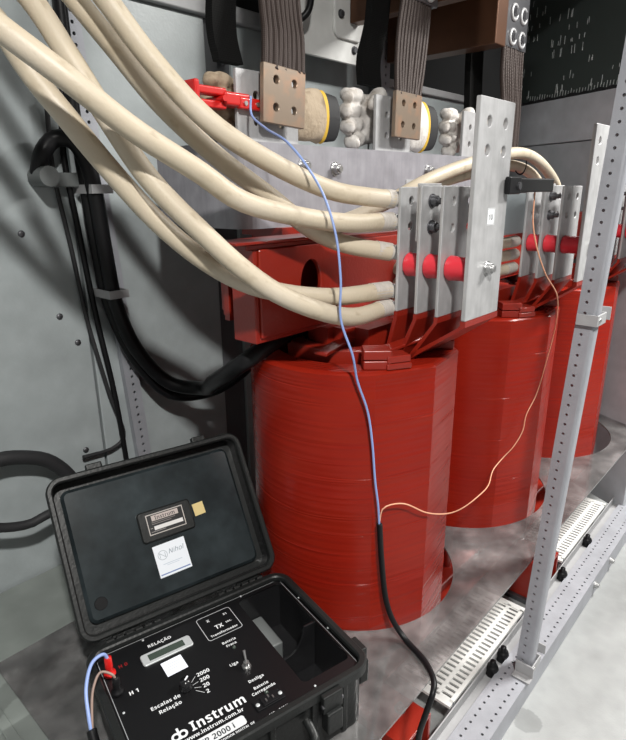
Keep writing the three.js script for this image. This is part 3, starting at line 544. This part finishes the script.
solo('floor_hose', tube([[0.2, 0.7, -1.45], [0.344, 0.833, -1.45], [0.415, 0.862, -1.45], [0.484, 0.849, -1.45], [0.555, 0.808, -1.45], [0.622, 0.683, -1.45], [0.64, 0.3, -1.45], [0.64, 0.03, -1.43]], 0.019, 60, 12), M.rubberMatt, 'black hose arching low behind the case lid', 'hose');
solo('floor_hose', tube([[0.15, 0.85, -1.4], [0.328, 0.746, -1.4], [0.39, 0.708, -1.4], [0.459, 0.686, -1.4], [0.525, 0.69, -1.4], [0.6, 0.6, -1.4], [0.62, 0.02, -1.38]], 0.012, 50, 10), M.rubberMatt, 'thinner black hose dipping under the arched one', 'hose');
{
  const g = thing('hose_bracket', 'grey pipe stub under the hooked black hose', 'bracket');
  part('pipe', rod([0.65, 1.535, -1.5], [0.65, 1.535, -1.43], 0.024, 18), M.caseGrey, g);
  part('arm', box(0.64, 0.76, 1.51, 1.545, -1.508, -1.47, 0.004), M.caseGrey, g);
}
for (const [x, y, w, lb] of [[0.764, 1.505, 0.05, 'pale saddle clamp holding the hoses at the hook'], [0.778, 1.235, 0.05, 'pale saddle clamp halfway down the hoses']]) {
  const g = thing('hose_clamp', lb, 'clamp', 'hose saddle clamps');
  part('band', box(x - w / 2, x + w / 2 + 0.008, y - 0.011, y + 0.011, -1.408, -1.404, 0.001), M.frame, g);
  for (const s of [-1, 1]) part('ear', box(x + s * w / 2 - 0.003 + 0.004, x + s * w / 2 + 0.004, y - 0.011, y + 0.011, -1.51, -1.405), M.frame, g);
}
{   // perforated strut on the wall
  const s = rrect(0.045, 1.75, 0.002); for (let k = 0; k < 68; k++) hole(s, 0.0225, 0.02 + k * 0.025, 0.0045);
  const g = thing('wall_strut', 'perforated grey strut behind the black hoses', 'strut', null, [0.86, 0.25, -1.508]); g.rotation.z = 0.06;
  part('web', uvm(ext(s, 0.004, 0, 6)).translate(0, 0, 0.016), M.galv, g);
  part('lip', box(0, 0.004, 0, 1.75, 0, 0.016), M.galv, g); part('lip', box(0.041, 0.045, 0, 1.75, 0, 0.016), M.galv, g);
}

// ------------------------------------------------------------------ clear sheet, base frame, upright
{
  const x0 = 0.28, x1 = 3.02, zf = -0.476, zb = -1.24, s = new THREE.Shape();
  s.moveTo(x0, -zf); s.lineTo(x1, -zf); s.lineTo(x1, -zb); s.lineTo(x0, -zb); s.closePath();
  for (const [hx, rx, rz] of [[1.128, 0.284, 0.284], [1.752, 0.318, 0.3], [2.43, 0.33, 0.325]]) { const h = new THREE.Path(); h.absellipse(hx, 0.868, rx, rz, 0, Math.PI * 2, true); s.holes.push(h); }
  const g = new THREE.ExtrudeGeometry(s, { depth: 0.006, bevelEnabled: false, curveSegments: 48 }); g.rotateX(-Math.PI / 2); g.translate(0, 0.464, 0);
  const t = thing('barrier_sheet', 'dusty clear sheet with round cut-outs around the coil feet', 'sheet');
  part('sheet', uvm(g), M.sheet, t);
}
{   // left plinth the case stands over
  const p = thing('steel_plinth', 'dull grey steel plinth beside and under the black case', 'plinth');
  part('top_sheet', box(-0.7, 0.72, 0.452, 0.463, -1.5, -0.475, 0.002), M.plinth, p);
  part('skirt', box(-0.7, 0.72, 0, 0.452, -0.49, -0.48), M.plinth, p);
  part('edge_rib', box(0.225, 0.245, 0.463, 0.468, -1.49, -0.5, 0.002), M.plinth, p);
  part('skirt', box(0.71, 0.72, 0, 0.452, -1.5, -0.49), M.plinth, p);
}
function perforated(len, width, t, rows, pitch, r, off = 0) {
  const s = rrect(len, width, 0.002); rows.forEach((y, j) => { for (let x = pitch * (0.6 + (j % 2) * off); x < len - 0.01; x += pitch) hole(s, x, y, r); });
  return ext(s, t, 0, 4);
}
{
  const r = thing('base_rail', 'perforated grey base rail along the pale aisle floor', 'rail');
  const x0 = 0.74, L = 2.7, za = -0.518, zb = -0.432, yt = 0.082;
  part('perforated_top', uvm(perforated(L, zb - za, 0.004, [0.022, 0.064], 0.028, 0.0042, 0.5).rotateX(-Math.PI / 2).translate(x0, yt - 0.004, zb)), M.galv, r);
  part('outer_side', box(x0, x0 + L, 0, yt - 0.003, zb - 0.004, zb, 0.0015), M.galv, r);
  part('inner_side', box(x0, x0 + L, 0, yt - 0.003, za, za + 0.004, 0.0015), M.galv, r);
  part('floor', box(x0, x0 + L, 0, 0.004, za + 0.004, zb - 0.004), M.caseGrey, r);
  part('inner_ledge', box(x0, x0 + L, 0.06, 0.066, za - 0.028, za, 0.0015), M.frame, r);
  part('ledge_lip', box(x0, x0 + L, 0.066, 0.1, za - 0.031, za - 0.027, 0.0015), M.frame, r);
  for (const x of [0.93, 2.08, 2.28]) { const b = part('rail_bolt', hexBolt(0.013, 0.01, 0.006), M.steel, r); b.position.set(x, 0.045, zb); }
}
[[1.40, 'nearer black rubber buffer of the pair beside the upright foot'], [1.475, 'black rubber buffer next to the upright foot'], [2.0, 'black rubber buffer by the far red foot'], [2.29, 'black rubber buffer farthest along the rail ledge']].forEach(([x, lb]) => {
  const g = thing('rubber_buffer', lb, 'buffer', 'rubber buffers on the rail ledge', [x, 0.066, -0.531]);
  const pr = [[0, 0], [0.018, 0], [0.02, 0.004], [0.015, 0.014], [0.019, 0.024], [0.016, 0.034], [0.009, 0.036], [0.009, 0.05], [0, 0.05]].map(p => new THREE.Vector2(...p));
  part('body', new THREE.LatheGeometry(pr, 20), M.rubber, g);
});
function grating(x0, x1, label) {
  const g = thing('floor_grating', label, 'grating', 'white floor gratings', [0, 0, 0]);
  const z0 = -0.736, z1 = -0.56, y = 0.1, bar = new THREE.BoxGeometry(0.0115, 0.006, z1 - z0);
  const n = Math.round((x1 - x0) / 0.021);
  for (let i = 0; i <= n; i++) { const m = part('slat', bar, M.whitePaint, g); m.position.set(x0 + (x1 - x0) * i / n, y, (z0 + z1) / 2); }
  for (const z of [z0, z0 + 0.044, z0 + 0.088, z0 + 0.132, z1]) part('rib', box(x0 - 0.008, x1 + 0.008, y - 0.004, y + 0.0045, z - 0.006, z + 0.006), M.whitePaint, g);
  for (const x of [x0 - 0.012, x1 + 0.012]) part('side_frame', box(x - 0.012, x + 0.012, y - 0.004, y + 0.0045, z0 - 0.006, z1 + 0.006), M.whitePaint, g);
  for (const x of [x0, x1]) for (const z of [z0, z1]) part('grating_foot', box(x - 0.01, x + 0.01, 0, y - 0.004, z - 0.006, z + 0.006), M.galv, g);
  return g;
}
grating(1.2, 1.68, 'white slotted floor grating beside the upright foot');
grating(2.08, 2.6, 'white slotted floor grating beyond the far red foot');
grating(0.62, 0.84, 'white slotted floor grating at the nearest corner under the clear sheet');
{
  const g = thing('upright_post', 'perforated grey upright standing on the base rail', 'post', null, [1.475, 0.082, -0.46]); g.rotation.set(0.036, 0, -0.01);
  const L = 2.42, d = 0.046, w = 0.042;
  // perforated face looks toward -x, smooth rounded face toward +z
  part('perforated_web', uvm(perforated(L, d - 0.008, 0.003, [0.02], 0.027, 0.004).rotateZ(Math.PI / 2).rotateY(-Math.PI / 2).translate(-w / 2 + 0.003, 0, d / 2 - 0.008)), M.galv, g);
  const s = new THREE.Shape(); s.moveTo(-w / 2, d / 2 - 0.008); s.absarc(-w / 2 + 0.008, d / 2 - 0.008, 0.008, Math.PI, Math.PI / 2, true); s.lineTo(w / 2 - 0.008, d / 2); s.absarc(w / 2 - 0.008, d / 2 - 0.008, 0.008, Math.PI / 2, 0, true); s.lineTo(w / 2, -d / 2); s.lineTo(w / 2 - 0.003, -d / 2); s.lineTo(w / 2 - 0.003, d / 2 - 0.01); s.lineTo(w / 2 - 0.01, d / 2 - 0.003); s.lineTo(-w / 2 + 0.003, d / 2 - 0.003); s.lineTo(-w / 2 + 0.003, d / 2 - 0.008); s.closePath();
  const e = new THREE.ExtrudeGeometry(s, { depth: L, bevelEnabled: false, curveSegments: 6 }); e.rotateX(Math.PI / 2); e.translate(0, L, 0);
  part('smooth_flange', toCreasedNormals(uvm(e), 0.5), M.galv, g);
}
function zBracket(label, x, y, z, foot) {
  const g = thing('post_clamp', label, 'clamp', 'clamps on the upright', [x, y, z]);
  part('strap', box(-0.034, 0.034, -0.014, 0.014, 0.027, 0.031, 0.0015), M.frame, g);
  part('strap', box(-0.034, -0.03, -0.014, 0.014, -0.02, 0.03, 0.0015), M.frame, g);
  part('ear', box(0.03, 0.034, -0.014, 0.014, 0.005, 0.03, 0.0015), M.frame, g);
  part('tongue', box(0.032, 0.075, -0.014, 0.014, 0.003, 0.007, 0.0015), M.frame, g);
  part('tongue_lip', box(0.072, 0.076, -0.014, 0.02, 0.003, 0.03, 0.0015), M.frame, g);
  for (const sx of [-0.018]) { const b = part('clamp_screw', new THREE.SphereGeometry(0.007, 14, 8).scale(1, 1, 0.6), M.steel, g); b.position.set(sx, 0, 0.031); }
  if (foot) { part('foot_plate', box(-0.06, -0.026, -0.028, -0.024, -0.02, 0.035, 0.001), M.frame, g); part('foot_riser', box(-0.035, -0.031, -0.026, 0.012, -0.02, 0.035, 0.001), M.frame, g); }
}
zBracket('pale clamp around the upright in front of the far coil', 1.487, 1.19, -0.42, false);
zBracket('pale clamp at the foot of the upright on the base rail', 1.476, 0.112, -0.458, true);

// ------------------------------------------------------------------ instrument case
const caseG = thing('instrument_case', 'open black plastic instrument case with a lettered control panel', 'case', null, [0, 0, 0]);
{
  const th = 0.24, W = 0.468, D = 0.349;
  caseG.position.set(0.821 - W * Math.cos(th), 0.47, -0.85 - W * Math.sin(th)); caseG.rotation.y = -th;       // local x along hinge, z toward the front
  const H = 0.15, PY = 0.138;
  // body shell: tapered tub (rounded rectangle walls)
  const wallRing = (x0, x1, z0, z1, r, t) => { const s = rrect(x1 - x0, z1 - z0, r, x0, z0); s.holes.push(rrect(x1 - x0 - 2 * t, z1 - z0 - 2 * t, Math.max(0.004, r - t), x0 + t, z0 + t)); return s; };
  const flat = (s, y0, y1, b = 0) => { const g = ext(s, y1 - y0, b, 8); g.rotateX(Math.PI / 2); g.translate(0, y1, 0); return uvm(g); };
  part('tub', merge([flat(wallRing(0.012, W - 0.012, 0.012, D - 0.012, 0.03, 0.006), 0.004, H - 0.012), flat(rrect(W - 0.03, D - 0.03, 0.03, 0.015, 0.015), 0, 0.006)]), M.casePlastic, caseG);
  part('rim', flat(wallRing(0, W, 0, D, 0.04, 0.016), H - 0.024, H, 0.003), M.casePlastic, caseG);
  for (const x of [0.06, 0.15, 0.24, 0.33, 0.4]) part('body_rib', box(x - 0.006, x + 0.006, 0.01, H - 0.022, D - 0.016, D - 0.004, 0.003), M.casePlastic, caseG);
  for (const z of [0.06, 0.12, 0.2, 0.28]) part('body_rib', box(W - 0.016, W - 0.004, 0.01, H - 0.022, z - 0.006, z + 0.006, 0.003), M.casePlastic, caseG);
  // panel with printed lettering, an opening for the lead compartment
  const px0 = 0.014, px1 = W - 0.014, pz0 = 0.012, pz1 = D - 0.014, pw = px1 - px0, pd = pz1 - pz0;
  const txt = canvasTex(1536, Math.round(1536 * pd / pw), (c, w, h) => {
    const k = w / pw, X = x => (x - px0) * k, Z = z => (z - pz0) * k;
    c.fillStyle = '#0c0c0e'; c.fillRect(0, 0, w, h);
    const T = (s, x, z, size, col = '#d6d8da', f = 'bold', al = 'left') => { c.fillStyle = col; c.font = `${f} ${Math.round(size * k)}px sans-serif`; c.textAlign = al; c.textBaseline = 'middle'; c.fillText(s, X(x), Z(z)); };
    c.strokeStyle = '#9a9c9e'; c.lineWidth = 0.0012 * k; c.beginPath(); c.roundRect(X(0.021), Z(0.019), 0.425 * k, 0.312 * k, 0.012 * k); c.stroke();
    T('RELAÇÃO', 0.117, 0.047, 0.0115);
    T('H 0', 0.052, 0.066, 0.012, '#7d1517'); T('H 1', 0.05, 0.14, 0.013);
    T('Escalas de', 0.072, 0.196, 0.0115); T('Relação', 0.082, 0.211, 0.0115);
    [['2000', 0.172], ['200', 0.187], ['20', 0.202], ['2', 0.217]].forEach(([s, z], i) => { T(s, 0.171, z, 0.012); c.strokeStyle = '#c8cacc'; c.lineWidth = 0.001 * k; c.beginPath(); c.moveTo(X(0.156), Z(0.182 + i * 0.007)); c.lineTo(X(0.168), Z(z)); c.stroke(); });
    c.strokeStyle = '#b4b6b8'; c.lineWidth = 0.0014 * k; c.beginPath(); c.roundRect(X(0.228), Z(0.034), 0.078 * k, 0.072 * k, 0.006 * k); c.stroke();
    T('X', 0.246, 0.05, 0.011); T('X1', 0.285, 0.05, 0.008); T('TX', 0.254, 0.077, 0.016); T('sec.', 0.28, 0.074, 0.008); T('Transformador', 0.267, 0.096, 0.0085, '#d6d8da', 'bold', 'center');
    T('Bateria', 0.262, 0.127, 0.0088, '#d6d8da', 'bold', 'center'); T('Fraca', 0.262, 0.138, 0.0088, '#d6d8da', 'bold', 'center');
    T('Liga', 0.243, 0.187, 0.0095, '#d6d8da', 'bold', 'center'); T('Desliga', 0.262, 0.243, 0.0095, '#d6d8da', 'bold', 'center');
    T('Bateria', 0.262, 0.262, 0.0088, '#d6d8da', 'bold', 'center'); T('Carregando', 0.262, 0.273, 0.0088, '#d6d8da', 'bold', 'center'); T('110 a 240 Vca', 0.266, 0.333 - 0.005, 0.0075, '#d6d8da', 'bold', 'center');
    // maker's mark: two joined rounded letters
    c.strokeStyle = '#d2d4d6'; c.lineWidth = 0.0042 * k; for (const dx of [0, 0.0125]) { c.beginPath(); c.arc(X(0.09 + dx), Z(0.274), 0.0062 * k, 0, 7); c.stroke(); } c.beginPath(); c.moveTo(X(0.0962), Z(0.258)); c.lineTo(X(0.0962), Z(0.282)); c.stroke();
    T('Instrum', 0.117, 0.27, 0.0275); T('www.instrum.com.br', 0.1, 0.289, 0.0108);
    c.fillStyle = '#c9cbcd'; c.beginPath(); c.roundRect(X(0.098), Z(0.299), 0.106 * k, 0.02 * k, 0.005 * k); c.fill(); T('TR 2000 i', 0.151, 0.3095, 0.0155, '#33363a', 'bold', 'center');
    T('MEDIDOR DIGITAL DE', 0.215, 0.3245, 0.007, '#d6d8da', 'bold', 'right'); T('RELAÇÃO DE TRANSFORMAÇÃO', 0.222, 0.3315, 0.0062, '#d6d8da', 'bold', 'right');
  });
  const ps = new THREE.Shape(); { const q = rrect(pw, pd, 0.026, px0, pz0); ps.curves = q.curves; ps.currentPoint = q.currentPoint; }
  const cx0 = 0.33, cx1 = 0.442, cz0 = 0.03, cz1 = 0.305; ps.holes.push(rrect(cx1 - cx0, cz1 - cz0, 0.012, cx0, cz0));
  const pg = ext(ps, 0.004, 0, 8); pg.rotateX(Math.PI / 2); pg.translate(0, PY, 0);
  { const p = pg.attributes.position, uv = pg.attributes.uv; for (let i = 0; i < p.count; i++) uv.setXY(i, (p.getX(i) - px0) / pw, 1 - (p.getZ(i) - pz0) / pd); }
  const panel = part('control_panel', pg, S({ map: txt, roughness: 0.38 }), caseG, 'black control panel with white lettering');
  // compartment
  const comp = part('lead_compartment', merge([box(cx0 - 0.004, cx0, 0.02, PY - 0.004, cz0, cz1), box(cx1, cx1 + 0.004, 0.02, PY - 0.004, cz0, cz1), box(cx0, cx1, 0.02, PY - 0.004, cz0 - 0.004, cz0), box(cx0, cx1, 0.02, PY - 0.004, cz1, cz1 + 0.004), box(cx0, cx1, 0.016, 0.02, cz0, cz1)]), M.blackGloss, caseG, 'black recessed compartment');
  const dv = new THREE.Shape(); dv.moveTo(cx0, 0.02); dv.lineTo(cx1, 0.02); dv.lineTo(cx1, PY - 0.004); dv.lineTo(cx0 + 0.085, PY - 0.004); dv.quadraticCurveTo(cx0 + 0.075, 0.075, cx0 + 0.04, 0.075); dv.lineTo(cx0, 0.07); dv.closePath();
  part('divider', uvm(ext(dv, 0.005, 0.001).translate(0, 0, 0.175)), M.blackGloss, comp);
  part('inner_step', box(cx0, cx0 + 0.06, 0.02, 0.07, cz0, cz0 + 0.1, 0.004), M.caseGrey, comp);
  // display
  const lcd = part('display_bezel', uvm(flat(rrect(0.104, 0.031, 0.006, 0.094, 0.066), PY, PY + 0.004, 0.001)), M.silver, caseG, 'silver display bezel');
  part('display_glass', flat(rrect(0.074, 0.017, 0.001, 0.108, 0.073), PY + 0.004, PY + 0.0045), M.lcd, lcd, 'dark green display');
  const st = canvasTex(128, 128, (c) => { c.fillStyle = '#dfe3ee'; c.fillRect(0, 0, 128, 128); c.fillStyle = '#a9b0c4'; for (let i = 0; i < 3; i++) c.fillRect(20, 34 + i * 22, 88 - i * 12, 4); });
  { const m = part('paper_sticker', new THREE.PlaneGeometry(0.042, 0.039).rotateX(-Math.PI / 2), S({ map: st, roughness: 0.6 }), caseG, 'white paper sticker'); m.position.set(0.1445, PY + 0.0008, 0.1245); m.rotation.y = 0.03; }
  // rotary switch, jacks, toggle, inlet, lamp, screws
  const kn = part('rotary_knob', new THREE.LatheGeometry([[0, 0], [0.0125, 0], [0.013, 0.003], [0.0105, 0.006], [0.0098, 0.018], [0, 0.0185]].map(p => new THREE.Vector2(...p)), 24), M.blackGloss, caseG); kn.position.set(0.143, PY, 0.187);
  part('pointer', box(-0.0012, 0.0012, 0.018, 0.02, -0.009, 0.001), M.sticker, kn).rotation.y = -0.9;
  const jack = (n, z, mat, h) => { const j = part(n, new THREE.LatheGeometry([[0, 0], [0.0105, 0], [0.0115, 0.003], [0.011, 0.007], [0.0068, 0.009], [0.0062, 0.016], [0.0075, 0.02], [0.0068, h], [0, h]].map(p => new THREE.Vector2(...p)), 20), mat, caseG); j.position.set(0.034, PY, z); return j; };
  jack('red_jack', 0.075, M.clipRed, 0.042); jack('black_jack', 0.125, M.rubber, 0.036);
  const tg = part('toggle_switch', merge([cyl(0.0095, 0.0095, 0.004, 6).translate(0, 0.002, 0), cyl(0.006, 0.0055, 0.009, 16).translate(0, 0.008, 0)]), M.steel, caseG, 'chrome toggle switch'); tg.position.set(0.26, PY, 0.208);
  part('lever', rod([0, 0.012, 0], [0.002, 0.03, -0.012], 0.0018, 10, 0.003), M.steel, tg);
  const il = part('power_inlet', merge([box(-0.029, 0.029, 0, 0.003, -0.012, 0.012, 0.001), box(-0.015, 0.015, 0.003, 0.006, -0.0105, 0.0105, 0.001)]), M.rubber, caseG); il.position.set(0.258, PY, 0.3);
  for (const [x, z] of [[-0.007, 0.002], [0.007, 0.002], [0, -0.004]]) part('pin', box(x - 0.0012, x + 0.0012, 0.006, 0.008, z - 0.003, z + 0.003), M.steel, il);
  for (const s of [-1, 1]) { const q = part('inlet_screw', new THREE.SphereGeometry(0.0042, 12, 6).scale(1, 0.5, 1), M.silver, il); q.position.set(s * 0.0235, 0.003, 0); }
  for (const [x, z] of [[0.262, 0.15], [0.262, 0.283]]) { const q = part('indicator', new THREE.SphereGeometry(0.004, 12, 8), M.lcd, caseG); q.position.set(x, PY + 0.001, z); }
  for (const [x, z] of [[0.115, 0.024], [0.03, 0.175], [0.345, 0.02], [0.452, 0.1], [0.452, 0.215], [0.345, 0.322], [0.2, 0.333]]) { const q = part('panel_screw', new THREE.SphereGeometry(0.0026, 10, 6).scale(1, 0.6, 1), M.silver, caseG); q.position.set(x, PY + 0.0004, z); }
  // hinge lettering bosses along the back rim
  for (const x0 of [0.05, 0.3]) for (let i = 0; i < 6; i++) part('hinge_knuckle', rod([x0 + i * 0.02, H - 0.006, -0.004], [x0 + i * 0.02 + 0.014, H - 0.006, -0.004], 0.0065, 12), M.casePlastic, caseG);
  // latches on the front
  for (const x of [0.11, 0.36]) {
    const l = part('latch', merge([box(x - 0.022, x + 0.022, H - 0.045, H - 0.006, D - 0.001, D + 0.012, 0.003), box(x - 0.018, x + 0.018, H - 0.09, H - 0.042, D - 0.003, D + 0.02, 0.004)]), M.casePlastic, caseG);
    part('latch_pin', rod([x - 0.024, H - 0.028, D + 0.008], [x + 0.024, H - 0.028, D + 0.008], 0.004, 10), M.steelDark, l);
  }
  part('latch', merge([box(W - 0.001, W + 0.014, H - 0.05, H - 0.006, 0.27, 0.31, 0.003), box(W, W + 0.024, H - 0.1, H - 0.045, 0.275, 0.305, 0.004)]), M.casePlastic, caseG);
  part('carry_handle', tube([[0.16, H - 0.05, D - 0.004], [0.165, H - 0.065, D + 0.03], [0.2, H - 0.072, D + 0.036], [0.27, H - 0.072, D + 0.036], [0.305, H - 0.065, D + 0.03], [0.31, H - 0.05, D - 0.004]], 0.009, 40, 10), M.casePlastic, caseG);
  // lid: its own frame, x along hinge, y up the lid, z toward the panel side
  const lid = new THREE.Group(); lid.name = 'lid'; lid.position.set(0.004, H - 0.004, -0.012); lid.rotation.x = -0.584; caseG.add(lid);
  const LW = W - 0.008, LH = 0.352;
  const ringXY = (x0, x1, y0, y1, r, t) => { const s = rrect(x1 - x0, y1 - y0, r, x0, y0); s.holes.push(rrect(x1 - x0 - 2 * t, y1 - y0 - 2 * t, Math.max(0.004, r - t), x0 + t, y0 + t)); return s; };
  part('lid_rim', uvm(ext(ringXY(0, LW, 0.004, LH, 0.034, 0.013), 0.02, 0.003, 8).translate(0, 0, -0.012)), M.casePlastic, lid);
  part('lid_wall', uvm(ext(ringXY(0.006, LW - 0.006, 0.01, LH - 0.006, 0.03, 0.006), 0.036, 0, 8).translate(0, 0, -0.047)), M.blackGloss, lid);
  part('lid_pan', uvm(ext(rrect(LW - 0.016, LH - 0.02, 0.03, 0.008, 0.012), 0.006, 0, 8).translate(0, 0, -0.05)), M.casePlastic, lid);
  part('raised_liner', uvm(ext(rrect(LW - 0.058, LH - 0.062, 0.018, 0.029, 0.033), 0.018, 0.007, 8).translate(0, 0, -0.044)), M.caseGloss, lid, 'glossy black lid liner');
  const ZL = -0.026;
  part('plaque', uvm(ext(rrect(0.127, 0.07, 0.008, 0.172, 0.157), 0.008, 0.0025, 6).translate(0, 0, ZL)), M.casePlastic, lid);
  const plate = canvasTex(512, 280, (c, w, h) => { c.fillStyle = '#b9b2ae'; c.fillRect(0, 0, w, h); c.fillStyle = '#161517'; c.fillRect(12, 12, w - 24, h - 24); c.fillStyle = '#b9ada8'; c.fillRect(70, 24, 372, 74); c.fillStyle = '#4a4444'; c.font = 'bold 74px sans-serif'; c.textAlign = 'center'; c.textBaseline = 'middle'; c.fillText('Instrum', 256, 62); c.fillStyle = '#77706e'; for (let i = 0; i < 2; i++) c.fillRect(60, 112 + i * 24, 330 - i * 60, 10); c.fillStyle = '#d9d6d6'; c.fillRect(80, 172, 400, 52); c.fillStyle = '#8d8886'; c.fillRect(30, 186, 32, 10); c.fillRect(30, 236, 200, 8); });
  { const m = part('rating_label', new THREE.PlaneGeometry(0.088, 0.047), S({ map: plate, roughness: 0.4 }), lid, 'silver framed rating label'); m.position.set(0.2345, 0.194, ZL + 0.0086); }
  { const m = part('foil_seal', box(-0.0135, 0.0135, -0.0145, 0.0145, 0, 0.0008), M.foil, lid, 'gold foil seal'); m.position.set(0.319, 0.196, ZL + 0.0002); m.rotation.z = 0.05; }
  const wst = canvasTex(384, 384, (c) => { c.fillStyle = '#e3e8ef'; c.fillRect(0, 0, 384, 384); c.strokeStyle = '#8f9aa3'; c.lineWidth = 5; c.beginPath(); c.arc(92, 130, 54, 0, 7); c.stroke(); c.beginPath(); c.moveTo(60, 160); c.lineTo(60, 100); c.lineTo(122, 160); c.lineTo(122, 100); c.stroke(); c.fillStyle = '#808b97'; c.font = 'italic 78px sans-serif'; c.fillText('Nihol', 160, 140); c.fillStyle = '#b9c4d2'; c.fillRect(70, 236, 230, 8); c.fillRect(110, 256, 150, 6); c.fillStyle = '#6a7fae'; c.fillRect(14, 346, 356, 14); });
  { const m = part('white_sticker', box(-0.038, 0.038, -0.036, 0.036, 0, 0.0006), M.sticker, lid, 'white sticker with a round emblem'); m.position.set(0.228, 0.11, ZL + 0.0002); m.rotation.z = 0.02; const f = part('sticker_print', new THREE.PlaneGeometry(0.0758, 0.0718), S({ map: wst, roughness: 0.5 }), lid); f.position.set(0.228, 0.11, ZL + 0.0011); f.rotation.z = 0.02; }
  { const f = part('lid_foot', cyl(0.014, 0.013, 0.003, 24).rotateX(Math.PI / 2), M.blackGloss, lid); f.position.set(0.058, 0.07, ZL + 0.0012); }
  for (const x of [0.06, 0.35]) part('hinge_leaf', box(x, x + 0.06, -0.006, 0.012, -0.016, -0.006, 0.003), M.casePlastic, lid);
  for (const x of [0.09, 0.34]) part('latch_catch', box(x, x + 0.035, LH - 0.004, LH + 0.012, -0.012, 0.004, 0.003), M.casePlastic, lid);
  shade(lid);
}
// leads plugged into the case
{
  const th = 0.24, c = Math.cos(th), s = Math.sin(th), o = caseG.position;
  const w = (x, y, z) => [o.x + x * c - z * s, o.y + y, o.z + x * s + z * c];
  const by = 0.138;
  solo('test_lead', tube([w(0.034, by + 0.038, 0.075), w(0.028, by + 0.052, 0.074), w(0.005, by + 0.055, 0.085), w(-0.016, by + 0.035, 0.115), w(-0.024, by + 0.005, 0.15), w(-0.026, by - 0.02, 0.17)], 0.0034, 50, 8), M.wireBlue, 'blue lead looping from the red socket over the case side', 'lead');
  solo('test_lead', tube([w(0.034, by + 0.03, 0.125), w(0.03, by + 0.042, 0.122), w(0.012, by + 0.05, 0.112), w(-0.006, by + 0.035, 0.125), w(-0.02, by, 0.155), w(-0.024, by - 0.02, 0.17)], 0.0024, 50, 8), S({ color: lin(0.26, 0.18, 0.15), roughness: 0.5 }), 'brown lead looping beside the blue one from the black socket', 'lead');
  solo('lead_sheath', tube([w(-0.025, by - 0.012, 0.166), w(-0.024, by - 0.05, 0.2), w(-0.022, by - 0.1, 0.26), w(-0.02, -0.03, 0.34)], 0.009, 30, 10), M.rubber, 'black sheath gathering the two leads beside the case', 'sheath');
}

renderer.render(scene, camera);
